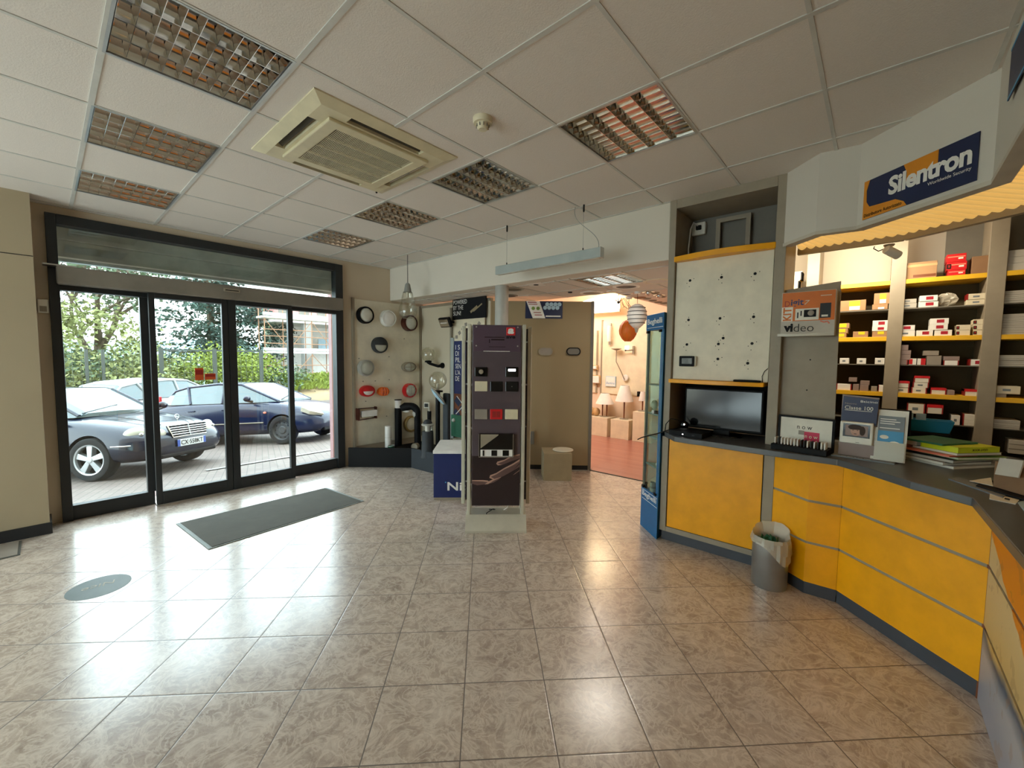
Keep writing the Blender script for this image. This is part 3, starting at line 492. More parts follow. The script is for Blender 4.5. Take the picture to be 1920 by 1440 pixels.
obj('post', B().lathe([(0, 0), (.06, 0), (.06, .02), (.032, .03), (.032, gz-.17), (.07, gz-.165), (.07, gz-.145), (.03, gz-.14), (0, gz-.14)], 20), 'black', t, smooth=40); obj('globe', B().sph((0, 0, gz), .125, 28, 16, (1, 1, 1), .3, PI), 'globe', t, smooth=True, fix=False); obj('bulb_holder', B().lathe([(0, gz-.14), (.02, gz-.14), (.02, gz-.05), (0, gz-.04)], 14), 'white_plastic', t, smooth=40)
gp = onY(803, 665, 4.02); t = thing('globe_wall_lamp', 'clear glass globe on a black arm bracket, fixed to the beige wall', 'wall lamp', (gp.x+.14, 4.2, gp.z-.17)); dx = -.14
obj('wall_plate', B().lathe([(0, 0), (.045, 0), (.045, .02), (0, .02)], 20, axis='Y'), 'black', t, smooth=40); obj('arm', B().tube([(0, -.01, 0), (-.02, -.08, -.01), (dx+.03, -.17, .03), (dx, -.18, .06)], [.03, .022, .022, .035], 12), 'black', t, smooth=50); obj('globe', B().sph((dx, -.18, .17), .115, 28, 16, (1, 1, 1), .4, PI), 'globe', t, smooth=True, fix=False); obj('globe_gallery', B().lathe([(0, .045), (.06, .05), (.05, .075), (0, .08)], 20, (dx, -.18, 0)), 'black', t, smooth=40)
p, h = base(836, 733, 838, 3.7); t = thing('disc_garden_lamp', 'tall flat grey garden lamp with a tilted white disc head', 'garden lamp', p)
DISC = lambda h: Matrix.Translation((-.085, -.07, h-.085)) @ (rt*.74+up*.62+fw*.22).normalized().to_track_quat('Z', 'Y').to_matrix().to_4x4()
obj('post', B().box(-.04, -.03, 0, .075, .03, h-.03), 'slate', t, bev=.02, seg=3); b = B().lathe([(0, -.012), (.11, -.006), (.16, .006), (.16, .012), (.1, .03), (0, .035)], 32); b.xf(DISC(h)); obj('disc_head', b, 'silver_paint', t, smooth=40)
b = B().lathe([(0, -.026), (.09, -.022), (.15, -.006), (0, -.006)], 32); b.xf(DISC(h)); obj('disc_lens', b, 'pale_blue', t, smooth=40)
gp = onY(838, 607, 4.05); t = thing('floodlight', 'small floodlight with bright reflector high on the beige wall', 'floodlight', (gp.x+.03, 4.2, gp.z+.03))
b = B().bc((-.04, -.17, -.01), (.24, .05, .15), rx=.45); obj('body', b, 'black', t, bev=.012); b = B().bc((-.04, -.197, -.022), (.2, .006, .115), rx=.45); obj('reflector', b, 'mirror', t); obj('bracket', B().tube([(0, 0, 0), (0, -.08, .0), (-.02, -.15, 0)], .014), 'black', t); obj('lamp_tube', B().tube([(-.11, -.205, -.025), (.03, -.205, -.025)], .008), 'shade_white', t)
p, h = base(779, 824, 842, 3.62); t = thing('spike_spot', 'small beige round spotlight resting on the tray by the grey bollard', 'garden lamp', (p.x, p.y, TZ)); b = B().lathe([(0, -.05), (.045, -.05), (.055, .03), (.05, .04), (.03, .03), (0, .03)], 24, axis='Y'); b.xf(Matrix.Translation((0, 0, .09)) @ Matrix.Rotation(.5, 4, 'Z')); obj('head', b, 'unit_grey', t, smooth=40)
obj('stand', B().box(-.05, -.03, 0, .05, .05, .05), 'unit_grey', t, bev=.008)
p, h = base(786, 832, 846, 3.56); t = tag(obj('coiled_hose', B().tube([(p.x-.1+.02*i, p.y+.05-.04*math.sin(i), TZ+.03+.03*math.sin(i*.8)) for i in range(10)], .012, 8), 'silver_paint', smooth=True), 'short grey flexible tube lying on the tray', 'tube')
t = thing('tray_carton', 'small dark carton with white label lying in the tray', 'box', (onY(752, 832, 3.5).x, 3.5, TZ), .6); obj('carton', B().box(-.11, -.06, 0, .11, .06, .06), 'soft_black', t); obj('printed_label', B().box(-.05, -.0615, .02, .07, -.06, .045), 'paper_grey', t)
# poster stand on the wall
t = thing('solar_poster', 'tall dark poster with white lettering about the sun, partly behind the tower', 'poster', (-4.64, 4.165, .55))
obj('side_rail', B().box(-.27, -.03, -.2, -.2, 0, 1.35), 'aqua', t, bev=.004); b = B(); b.box(-.2, -.012, .5, .45, 0, 1.30); obj('poster_sheet', b, 'navy', t); b = B(); b.box(-.23, -.02, 1.62, .48, 0, 1.92); obj('header_card', b, 'soft_black', t)
obj('picture_strip', B().box(-.2, -.01, 1.3, .45, 0, 1.62), 'cream', t); b = B()
for i in range(9): b.bc((-.15+.07*i, -.012, 1.36+.06*(i % 4)), (.05, .004, .05), ry=i)
obj('picture_marks', b, 'taupe', t); b = B(); b.box(-.2, -.01, .0, .45, 0, .5); obj('picture_panel', b, 'wood', t)
b = B()
for i, (x, z) in enumerate(((-.12, .38), (0, .3), (-.14, .2), (.02, .12), (.2, .3), (.3, .18))): b.bc((x, -.012, z), (.13, .003, .09), ry=.7*(-1)**i)
obj('picture_facets', b, 'sign_navy', t); b = B()
for i, (x, z) in enumerate(((-.06, .4), (-.08, .25), (.1, .2), (.25, .25))): b.bc((x, -.014, z), (.2, .003, .012), ry=.7*(-1)**i)
obj('picture_lines', b, 'white', t); b = B(); b.bc((.24, -.022, 1.75), (.16, .002, .035), ry=-.5); b.bc((.32, -.022, 1.77), (.2, .002, .02), ry=-.5); obj('header_picture', b, 'stone', t)
for k, s in enumerate(('POWERED', 'BY THE', 'SUN!')): text('lettering', s, 'white', t, (-.21, -.021, 1.845-.082*k), h=.062, w=(.30, .22, .17)[k])
for k, s in enumerate(("I SENSORI", "DI", "PIL", "SEN", "L'A", "DE")): text('lettering', s if k else 'I S', 'white', t, (-.17, -.014, 1.17-.095*k), h=.07, w=(.10, .075, .11, .12, .11, .09)[k])
t = thing('small_display_box', 'small dark box with white knob under the solar poster', 'box', (-4.74, 4.15, .40)); obj('box_body', B().box(-.1, -.06, 0, .14, 0, .33), 'green_cover', t, bev=.004); obj('knob', B().sph((-.03, -.065, .25), .03, 14, 8), 'white', t, smooth=True)
# ---------------------------------------------------------------- blue cube display
ANG = math.atan2(.69, .724)
t = thing('cube_display', 'navy cube stand with white top and white lettering behind the switch tower', 'display stand', (-3.656, 2.838, 0), ANG)
obj('foot', B().box(.004, .004, 0, .596, .596, .03), 'unit_grey', t); obj('body', B().box(0, 0, .03, .6, .6, .53), 'navy', t, bev=.002); obj('top_board', B().box(-.006, -.006, .53, .606, .606, .566), 'white', t, bev=.003)
text('lettering', 'Nice', 'white', t, (.155, -.001, .11), h=.098, w=.33, bold=.02); obj('star_mark', B().lathe([(0, 0), (.008, 0), (.008, .001), (0, .001)], 12, (.135, 0, .205), axis='Y'), 'sky_blue', t)
# ---------------------------------------------------------------- switch tower
t = thing('switch_tower', 'tall aubergine display tower of wall switches on a curved metal foot', 'display stand', (-2.762, 2.586, 0), ANG)
pr = [(-.082, 0), (-.084, .022), (-.07, .052), (-.045, .09), (-.02, .125), (0, .145), (.2, .145), (.24, .10), (.275, .05), (.285, .02), (.285, 0)]
obj('foot', B().add([(-.056, y, z) for y, z in pr]+[(.508, y, z) for y, z in pr], [tuple(range(len(pr))), tuple(range(len(pr), 2*len(pr)))]+[(i, (i+1) % len(pr), len(pr)+(i+1) % len(pr), len(pr)+i) for i in range(len(pr))]), 'steel_brushed', t, smooth=30)
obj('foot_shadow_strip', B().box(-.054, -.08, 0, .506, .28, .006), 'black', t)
for x0, x1, y0, z0, z1 in ((-.044, -.012, .0, .14, 1.912), (.456, .488, .0, .14, 1.912), (-.105, -.072, .10, .21, 1.9), (.512, .547, .10, .21, 1.9), (-.044, -.012, .17, .14, 1.912), (.456, .488, .17, .14, 1.912)): obj('upright', B().box(x0, y0, z0, x1, y0+.032, z1), 'alu_frame', t, bev=.005)
b = B()
for z in (.42, .95, 1.35, 1.75):
    for x in (-.012, .445): b.box(x, .004, z, x+.012, .02, z+.02)
    b.box(-.075, .11, z, -.04, .125, z+.015); b.box(.484, .11, z, .515, .125, z+.015)
for z in (.3, .62, 1.1, 1.55): b.box(-.072, .12, z, -.04, .19, z+.02); b.box(.486, .12, z, .514, .19, z+.02)
obj('clamp', b, 'alu', t)
p = obj('front_panel', B().box(0, -.004, .23, .445, .008, 1.905), 'grey_aubergine', t, bev=.002); obj('rear_panel', B().box(0, .185, .23, .445, .195, 1.905), 'grey_aubergine', t)
for x0, x1 in ((-.08, -.035), (.48, .52)): obj('side_panel', B().box(x0+.012, .11, .25, x1-.008, .165, 1.88), 'tower_dark', t)
obj('lower_print', B().box(.001, -.005, .232, .444, -.0035, .70), 'tower_dark', p)
pl = obj('header_plate', B().box(.008, -.013, 1.665, .437, -.008, 1.9), 'aubergine', t, bev=.001); b = B()
for x in (.035, .41):
    for z in (1.885, 1.715): b.lathe([(0, 0), (.007, 0), (.007, .006), (0, .006)], 12, (x, -.013, z), axis='Y')
obj('screw', b, 'alu', pl); obj('logo_tile', B().box(.306, -.018, 1.812, .388, -.013, 1.884), 'red', pl, bev=.006); text('logo_letter', 'a', 'white', pl, (.318, -.0195, 1.824), w=.058, h=.05, bold=.05, shear=.15); text('logo_word', 'ave', 'black', pl, (.306, -.014, 1.783), w=.082, h=.022, bold=.03)
b = B(); b.box(.11, -.0135, 1.79, .29, -.013, 1.797); b.box(.17, -.0135, 1.765, .29, -.013, 1.778); b.box(.15, -.0135, 1.74, .158, -.013, 1.775); b.box(.15, -.0135, 1.705, .3, -.013, 1.709); obj('small_print', b, 'tower_dark', pl); obj('plate_edge', B().box(.1, -.0145, 1.664, .34, -.0125, 1.669), 'white', pl)
sw = [('black switch plate with a round grey dial', .023, 1.436, .138, 1.522, 'black_gloss'), ('black switch plate with a lit white bar', .303, 1.433, .419, 1.525, 'black_gloss'), ('ivory square switch plate', .024, 1.301, .139, 1.393, 'ivory'), ('plain black switch plate in the middle', .165, 1.3, .278, 1.392, 'black_gloss'),
      ('plain black switch plate with a tiny dot', .304, 1.301, .42, 1.393, 'black_gloss'), ('grey brown switch plate', .023, 1.043, .141, 1.136, 'taupe'), ('red switch plate', .165, 1.043, .278, 1.137, 'red'), ('ivory plate with two sockets', .302, 1.044, .421, 1.137, 'ivory')]
for k, (lab, x0, z0, x1, z1, mt) in enumerate(sw):
    s = obj('switch_plate', B().box(x0, -.016, z0, x1, -.004, z1), mt, t, bev=.004, label=lab); cx, cz = (x0+x1)/2, (z0+z1)/2
    if k == 0: obj('dial', B().lathe([(0, 0), (.022, 0), (.018, .01), (0, .012)], 20, (cx, -.016, cz), axis='Y'), 'unit_grey', s, smooth=40)
    if k == 1: obj('light_bar', B().box(cx-.033, -.0175, cz+.008, cx+.033, -.016, cz+.028), 'led', s)
    if k in (2, 4): obj('pilot_dot', B().lathe([(0, 0), (.004, 0), (.004, .002), (0, .002)], 10, (cx, -.016, cz), axis='Y'), 'alu', s)
    if k in (5, 6): obj('keys', B().box(x0+.02, -.018, z0+.02, cx-.002, -.016, z1-.02).box(cx+.002, -.018, z0+.02, x1-.02, -.016, z1-.02), 'taupe' if k == 5 else 'dark_red', s)
    if k == 7:
        for d in (-.024, .024): obj('socket', B().lathe([(.016, 0), (.016, .003), (.013, .003), (.013, .001), (0, .001)], 18, (cx+d, -.016, cz), axis='Y'), 'ivory', s, smooth=40)
bx = obj('glossy_box', B().box(.068, -.045, .70, .376, -.004, .913), 'black_gloss', t, label='glossy black box with chrome edges'); b = B(); b.box(.064, -.047, .697, .38, -.04, .703); b.box(.376, -.047, .70, .381, -.004, .913); b.box(.064, -.047, .70, .068, -.04, .913); obj('chrome_edge', b, 'chrome', bx)
obj('module_row', B().box(.08, -.05, .707, .372, -.045, .769), 'white', bx); [obj('module', B().box(xa, -.053, .712, xb, -.05, .764), 'black_gloss', bx) for xa, xb in ((.18, .232), (.282, .34), (.1, .116))]
b = B().plate([(.08, .78), (.24, .9), (.245, .91), (.08, .91)], -.0465, -.045); obj('reflector_sheet', b, 'unit_grey', bx)
def hand(nm, poly, mt, y): return obj(nm, B().plate(poly, y, y+.0006), mt, p)
hand('printed_forearm', [(.002, .474), (.1, .474), (.148, .47), (.165, .452), (.15, .436), (.08, .43), (.002, .452)], 'skin', -.0062); hand('printed_shadow', [(.002, .466), (.1, .462), (.148, .455), (.12, .434), (.05, .425), (.002, .44)], 'skin_dark', -.0068)
for k, (outer, inner) in enumerate((([(.225, .628), (.236, .648), (.3, .665), (.36, .70), (.444, .722), (.444, .70), (.36, .66), (.28, .617), (.24, .613)], [(.235, .63), (.3, .655), (.36, .688), (.444, .708), (.444, .68), (.36, .65), (.28, .617)]),
        ([(.162, .495), (.17, .52), (.225, .54), (.30, .588), (.38, .63), (.444, .672), (.444, .60), (.36, .55), (.29, .51), (.2, .478)], [(.176, .505), (.225, .528), (.3, .575), (.38, .615), (.444, .655), (.444, .60), (.36, .55), (.29, .51), (.21, .485)]),
        ([(.15, .436), (.155, .462), (.2, .482), (.27, .505), (.27, .50), (.2, .465)], [(.16, .44), (.2, .468), (.27, .5), (.25, .48), (.2, .45)]), ([(.37, .56), (.444, .652), (.444, .625)], [(.385, .57), (.444, .64), (.444, .628)]), ([(.38, .52), (.444, .572), (.444, .56)], [(.39, .524), (.444, .568), (.444, .562)]))):
    hand('printed_finger', outer, 'skin', -.0060-.0002*k); hand('printed_finger_shadow', inner, 'tower_dark' if k > 2 else 'skin_dark', -.0068-.0002*k)
b = B().tube([(.12, .06, .01), (.14, .0, .16), (.2, .05, .18), (.22, .1, .155), (.16, .12, .15)], .004, 6); obj('cable', b, 'black', t); obj('cable', B().tube([(.33, .1, .15), (.30, .05, .17), (.33, .02, .2), (.36, .05, .25)], .004, 6), 'white', t)
# ---------------------------------------------------------------- by the partition
t = thing('display_cube', 'plain beige display cube standing in front of the beige partition', 'display cube', (-3.2, 4.277, 0), math.atan2(.25, .277)); obj('cube_body', B().box(0, 0, 0, .37, .37, .365), 'stone', t, bev=.003)
t = tag(obj('round_disc', B().lathe([(0, 0), (.13, 0), (.14, .008), (.135, .016), (0, .018)], 32, (-3.12, 4.6, .366)), 'cream_panel', smooth=40), 'flat cream disc lamp lying on the beige display cube', 'disc lamp')
def onpart(px, py): d = ray(px, py); k = (n_.dot(P0)-n_.dot(EYE))/n_.dot(d); return EYE+d*k
PA = math.atan2(u.y, u.x)
a = onpart(985, 597); c = onpart(1055, 565); W = (c-a).dot(u); Hh = c.z-a.z
t = thing('banner', 'small blue banner with white slanted panel at the partition top', 'banner', a+n_*.004, PA); obj('sheet', B().box(0, -.003, 0, W, 0, Hh), 'sign_navy', t)
obj('slanted_panel', B().plate([(W*.02, Hh*.99), (W*.38, Hh*.99), (W*.54, .003), (W*.2, .003)], -.005, -.003), 'white', t)
b = B()
for i in range(8): b.lathe([(0, 0), (.028, 0), (.028, .001), (0, .001)], 16, (W*(.53+.055*i), -.0035, Hh*(.62+.2*(i % 2))), axis='Y')
obj('printed_faces', b, 'pale_blue', t); obj('printed_line', B().box(W*.55, -.004, Hh*.1, W*.95, -.003, Hh*.17), 'white', t); b = B()
for i in range(2): b.lathe([(0, 0), (.025, 0), (.025, .001), (0, .001)], 16, (W*(.21+.13*i), -.005, Hh*.58), axis='Y')
obj('printed_badge', b, 'label_green', t); b = B(); b.box(W*.08, -.0056, Hh*.8, W*.32, -.005, Hh*.84); b.box(W*.06, -.0056, Hh*.9, W*.3, -.005, Hh*.95); b.box(W*.25, -.0056, Hh*.18, W*.45, -.005, Hh*.22); b.box(W*.22, -.0056, Hh*.32, W*.42, -.005, Hh*.36); obj('printed_words', b, 'dark_red', t)
for px, lab, c1, c2 in ((1023, 'faint grey oval wall lamp, nearer the tower, on the partition', 'unit_grey', 'taupe'), (1075, 'black rimmed oval wall lamp on the beige partition', 'black', 'unit_dark')):
    a = onpart(px, 659); t = thing('oval_bulkhead_lamp', lab, 'wall lamp', a, PA, 'oval lamps on the partition'); q = B()
    def stad(rx, rz): return [(s*(rx-rz)+rz*math.cos(an), rz*math.sin(an)) for s, ans in ((1, range(-6, 7)), (-1, range(6, 19))) for an in [i*PI/12 for i in ans]]
    obj('lens', B().plate(stad(.085, .043), -.022, 0), c2, t, smooth=30); ro, ri = stad(.1, .055), stad(.085, .043); n = len(ro)
    q.add([(x, 0, z) for x, z in ro]+[(x, -.03, z) for x, z in ro]+[(x, -.03, z) for x, z in ri]+[(x, -.015, z) for x, z in ri], [(k*n+i, k*n+(i+1) % n, (k+1)*n+(i+1) % n, (k+1)*n+i) for k in range(3) for i in range(n)]); obj('rim', q, c1, t, smooth=40)
a = onpart(999, 820); t = thing('wall_bracket', 'small grey bracket on the partition beside the tower', 'bracket', a, PA); obj('bracket_body', B().box(-.03, -.06, -.09, .02, 0, .09), 'unit_dark', t, bev=.01)
t = tag(obj('floor_cable', B().tube([Vector((-3.3, 4.86, .006)), Vector((-3.2, 4.88, .008)), Vector((-3.12, 4.98, .008)), Vector((-3.03, 5.08, .008)), Vector((-3.02, 5.2, .012))], .005, 6), 'cable_grey', smooth=True), 'thin grey cable on the floor at the partition foot', 'cable')
t = thing('upright_board', 'narrow cream upright board behind the switch tower', 'board', (-3.315, 4.04, 0), ANG); obj('board_panel', B().box(0, 0, 0, .06, .03, 1.9), 'cream_panel', t); obj('edge_strip', B().box(-.004, -.002, 0, .0, .032, 1.9), 'unit_grey', t)
# ---------------------------------------------------------------- blue corner display case
L, Rr, K = Vector((-1.652, 3.789, 0)), Vector((-1.396, 3.562, 0)), Vector((-1.40, 3.80, 0)); tri = [(L.x, L.y), (Rr.x, Rr.y), (K.x, K.y)]
t = thing('corner_case', 'narrow blue cornered glass display case beside the yellow cabinet', 'display case')
obj('base', B().prism(tri, 0, .385), 'blue_stand', t, bev=.003); obj('header', B().prism(tri, 1.875, 2.02), 'blue_stand', t, bev=.003)
obj('side_panel', B().box(-1.424, 3.578, .385, -1.397, 3.80, 1.875), 'blue_stand', t)
D = (Rr-L).normalized(); Nn = Vector((D.y, -D.x, 0))
b = B(); q = [L+D*.02, L+D*.335, L+D*.335-Nn*.005, L+D*.02-Nn*.005]; b.prism([(v.x, v.y) for v in q], .39, 1.87); obj('glass_door', b, 'glass', t)
b = B(); b.box(-1.64, 3.79, .385, -1.43, 3.795, 1.875); obj('glass_back', b, 'glass_smoke', t); obj('corner_post', B().prism([(v.x, v.y) for v in (L+D*.022-Nn*.006, L+D*.05-Nn*.006, L+D*.05-Nn*.02, L+D*.03-Nn*.014)], .385, 1.875), 'alu', t)
for z in (.62, .885, 1.10, 1.37): obj('glass_shelf', B().prism([(-1.625, 3.785), (-1.43, 3.61), (-1.43, 3.785)], z, z+.012), 'aqua', t)
b = B()
for s in (.05, .3):
    for z in (.385, 1.845): v = L+D*s+Nn*.004; b.bc((v.x, v.y, z+.015), (.035, .02, .022), rz=math.atan2(D.y, D.x))
obj('hinge', b, 'black', t)
for z, h in ((1.915, .065), (.30, .06)):
    v = L+D*.03+Nn*.002; text('lettering', 'Beghelli', 'white', t, (v.x, v.y, z), w=.285, h=h, rot=(PI/2, 0, math.atan2(D.y, D.x)), bold=.01); b = B()
    for zz in ((-.02,) if z > 1 else (-.018, .066)): q = B().box(0, -.001, z+zz, .3, .001, z+zz+.004); q.xf(Matrix.Translation((v.x, v.y, 0)) @ Matrix.Rotation(math.atan2(D.y, D.x), 4, 'Z')); b.add(q.v, q.f)
    obj('sign_rule', b, 'white', t)
t = thing('table_light', 'small egg shaped cream lamp on a shelf of the blue case', 'lamp', (-1.53, 3.745, 1.113)); obj('egg_shade', B().sph((0, 0, .075), .03, 18, 12, (1, 1, 1.5)), 'cream', t, smooth=True); obj('lamp_base', B().lathe([(0, 0), (.03, 0), (.02, .03), (0, .035)], 16), 'white_plastic', t, smooth=40)
t = tag(obj('emergency_lamp', B().bc((-1.462, 3.725, 1.155), (.03, .05, .085), rx=.6), 'white_plastic', bev=.008), 'white emergency lamp leaning on a shelf of the blue case', 'lamp')
t = thing('torch', 'small black and white torch lying on the shelf of the blue case', 'torch', (-1.47, 3.665, 1.113)); obj('torch_body', B().tube([(-.03, 0, .016), (.025, .02, .016)], .014, 12), 'black', t, smooth=50); obj('torch_ring', B().tube([(-.045, -.006, .016), (-.03, 0, .016)], .017, 12), 'white', t, smooth=50)
t = thing('sounder', 'small dark round sounder on the upper shelf of the blue case', 'sounder', (-1.45, 3.70, 1.383)); obj('sounder_body', B().lathe([(0, 0), (.02, 0), (.024, .02), (.024, .04), (.012, .06), (0, .06)], 18), 'navy', t, smooth=40); obj('sounder_ring', B().tor((0, 0, .03), .024, .004, 18), 'alu', t, smooth=True)
t = thing('glass_candle_cup', 'small smoky glass cup on the floor of the blue case', 'cup', (-1.50, 3.70, .386)); obj('cup_body', B().lathe([(0, 0), (.026, 0), (.028, .01), (.028, .085), (.024, .085), (.024, .012), (0, .012)], 20), 'lamp_glass', t, smooth=40); obj('cup_band', B().lathe([(.0285, .03), (.0285, .05)], 20), 'unit_dark', t)
t = thing('small_ornament', 'tiny dark ornament standing on the floor of the blue case', 'ornament', (-1.585, 3.752, .386)); obj('ornament_body', B().lathe([(0, 0), (.012, 0), (.008, .02), (.008, .035), (.014, .045), (.01, .06), (0, .062)], 14), 'soft_black', t, smooth=40)
t = thing('hanging_lamp_wand', 'white wand lamp leaning low inside the blue case', 'lamp', (-1.455, 3.68, .634)); obj('wand', B().tube([(0, 0, .02), (.005, .01, .12), (.015, .03, .25)], .008, 10), 'white', t, smooth=True); obj('wand_foot', B().sph((0, 0, .018), .018, 14, 8), 'white', t, smooth=True)
# ---------------------------------------------------------------- back room
for k, (x0, x1, y, h, lab) in enumerate(((-4.62, -4.064, 7.565, .39, 'cream cube carrying a table lamp and a tan shade, nearest the partition'), (-3.985, -3.595, 7.565, .386, 'cream cube carrying the table lamp with a tall wooden stem'), (-3.518, -3.133, 7.57, .585, 'taller cream cube seen partly through the blue glass case'))):
    t = thing('plinth_cube', lab, 'display cube', (x0, y, .004), 0, 'display cubes in the back room'); obj('cube_body', B().box(0, 0, 0, x1-x0, .39, h-.004), 'cream', t, bev=.003)
def tlamp(name, label, x, y, z, stem, r0, r1, s0, s1, mt='wood'):
    t = thing(name, label, 'table lamp', (x, y, z), 0, 'table lamps on the cream cubes')
    obj('foot', B().lathe([(0, 0), (.085, 0), (.085, .012), (0, .014)], 24), 'alu', t, smooth=40)
    for dx in stem: obj('stem', B().tube([(dx, 0, .01), (dx, 0, s0+.06)], [.012, .017], 10), mt, t, smooth=40)
    obj('lamp_shade', B().lathe([(r0, s0), (r1, s1), (r1-.003, s1), (r0-.003, s0)], 28), 'shade_white', t, smooth=40)
tlamp('table_lamp', 'two stemmed table lamp with wide low white shade', -4.23, 7.75, .394, (-.05, .05), .19, .085, .27, .49); tlamp('table_lamp', 'table lamp with white cone shade on a tapering wooden stem', -3.79, 7.75, .39, (0,), .18, .085, .36, .68); tlamp('table_lamp', 'small slim table lamp with narrow white shade on the taller cube', -3.405, 7.75, .589, (0,), .075, .045, .2, .38)
t = thing('tan_lamp_shade', 'rounded tan fabric lamp shade lying on the first cream cube', 'lamp shade', (-4.55, 7.75, .392)); obj('shade_lobe', B().sph((.0, 0, .09), .1, 20, 12, (1, .8, .9)), 'tan', t, smooth=True); obj('shade_lobe', B().sph((.13, .0, .085), .095, 20, 12, (.8, .8, .9)), 'tan', t, smooth=True)
def pend(name, label, px, p0, p1, Y, mt, rings):
    a, c = onY(px, p0, Y), onY(px, p1, Y); h = a.z-c.z; t = thing(name, label, 'pendant lamp', (a.x, Y, c.z), 0)
    r = h*(.40 if rings else .42); prof = [(r*.32, 0), (r*.66, h*.13), (r*.93, h*.33), (r, h*.52), (r*.9, h*.75), (r*.58, h*.93), (r*.25, h)]; obj('shade', B().lathe(prof, 28), mt, t, smooth=True)
    obj('cord', B().tube([(0, 0, h), (0, 0, LOW-c.z)], .003, 6), 'black', t); obj('ceiling_cup', B().lathe([(0, LOW-c.z-.03), (.04, LOW-c.z-.03), (.045, LOW-c.z), (0, LOW-c.z)], 18), 'white', t, smooth=40)
    b = B()
    if rings:
        for z in (.2, .36, .52, .68, .84): k = min(range(len(prof)), key=lambda i: abs(prof[i][1]-h*z)); b.tor((0, 0, h*z), r*(1-abs(z-.52)**2*1.9)+.002, .004, 28)
        obj('wire_ring', b, 'anthracite', t); obj('lower_socket', B().lathe([(0, -.06), (.012, -.06), (.03, 0), (0, 0)], 16), 'alu', t, smooth=40)
    else:
        for i in range(10): a_ = 2*PI*i/10; b.tube([((q[0]+.001)*math.cos(a_), (q[0]+.001)*math.sin(a_), q[1]) for q in prof], .004, 5)
        obj('seam_rib', b, 'orange', t)
pend('egg_pendant', 'orange brown egg-shaped pendant lamp in the opening', 1178, 601, 640, 5.45, 'rust_orange' if 'rust_orange' in M else 'pier_orange', False); pend('egg_pendant', 'silvery egg-shaped pendant lamp banded with dark rings', 1195, 570, 615, 5.1, 'shade_white', True)
t = thing('curved_wall_light', 'large glowing white curved lamp high in the back room', 'lamp', (-4.4, 7.75, 2.66)); b = B(); N = 14
def arc(z): return [(-.55+1.0*i/N, -.18*math.sin(PI*i/N), z+.10*math.sin(PI*i/N*.5)) for i in range(N+1)]
lo, hi = arc(-.14), arc(.12); b.add(lo+hi, [(i, i+1, N+2+i, N+1+i) for i in range(N)]); obj('diffuser', b, 'warm_glow', t, smooth=True, fix=False); obj('back_plate', B().box(-.55, .0, -.1, .45, .03, .15), 'white', t)
t = thing('wire_chandelier', 'tangled thin wire chandelier beside the glowing lamp', 'chandelier', (-3.75, 7.3, 2.62)); b = B()
obj('hub', B().sph((0, 0, .06), .03, 12, 8), 'soft_black', t, smooth=True); R2 = random.Random(3)
for i in range(9):
    a_ = i*.7; l = .22+.12*R2.random(); obj('arm', B().tube([(0, 0, .06), (.4*l*math.cos(a_), .4*l*math.sin(a_), .1+.06*R2.random()), (.8*l*math.cos(a_), .8*l*math.sin(a_), -.02), (l*math.cos(a_+.3), l*math.sin(a_+.3), -.1*R2.random())], .005, 5), 'wood', t, smooth=True)
obj('rod', B().tube([(0, 0, .06), (0, 0, .398)], .006, 6), 'soft_black', t)
t = thing('lamp_wall_board', 'tall white display board with grey edge on the back room wall', 'display board', (-4.47, 7.97, .86)); obj('board_panel', B().box(.03, 0, 0, 1.45, .03, 1.55), 'cream', t); obj('edge_post', B().box(0, -.015, -.02, .03, .03, 1.57), 'unit_grey', t)
t = thing('lamp_wall_board', 'display board cut off by the partition in the back room', 'display board', (-5.6, 7.97, .86)); obj('board_panel', B().box(0, 0, 0, 1.05, .03, 1.35), 'cream', t); obj('edge_post', B().box(1.02, -.012, 0, 1.05, 0, 1.35), 'unit_grey', t)
def bw(px, py, Y=7.94): return onY(px, py, Y)
a = bw(1145, 626); t = thing('tall_wall_light', 'tall white glass wall lamp on the back room board', 'wall lamp', a); obj('glass_tube', B().tube([(0, -.05, -.16), (0, -.07, 0), (0, -.05, .16)], .045, 16), 'shade_white', t, smooth=60); obj('wall_mount', B().box(-.02, -.05, -.23, .02, 0, -.16).box(-.02, -.05, .16, .02, 0, .22), 'alu', t)
a = bw(1185, 657); t = thing('arm_wall_light', 'small bracket wall lamp with side arm on the back room board', 'wall lamp', a); obj('wall_plate', B().box(.02, -.03, -.07, .06, 0, .09), 'unit_grey', t); obj('arm', B().tube([(.04, -.03, .01), (-.03, -.08, 0), (-.1, -.08, 0)], .014, 8), 'unit_grey', t, smooth=60); obj('arm_tip', B().sph((-.1, -.08, 0), .02, 12, 8), 'anthracite', t, smooth=True)
a = bw(1176, 652); t = thing('square_light', 'small square glowing wall light on the back room board', 'wall lamp', a); obj('diffuser', B().box(-.04, -.03, -.04, .04, 0, .04), 'downlight_glow', t, bev=.01)
a = bw(1161, 656); t = thing('uplighter', 'slender wall uplighter with dish top and curved stem', 'wall lamp', a); obj('dish', B().lathe([(0, -.02), (.06, 0), (.11, .02), (.1, .025), (0, 0)], 22, (0, -.12, 0)), 'unit_grey', t, smooth=40)
c = bw(1173, 712)-a; obj('stem', B().tube([(0, -.12, -.01), (.0, -.12, c.z*.4), (c.x*.6, -.1, c.z*.7), (c.x, -.05, c.z)], .01, 8), 'unit_grey', t, smooth=60); obj('wall_plate', B().lathe([(0, 0), (.07, 0), (.06, .03), (0, .035)], 20, (c.x, 0, c.z+.04), axis='Y'), 'white', t, smooth=40)
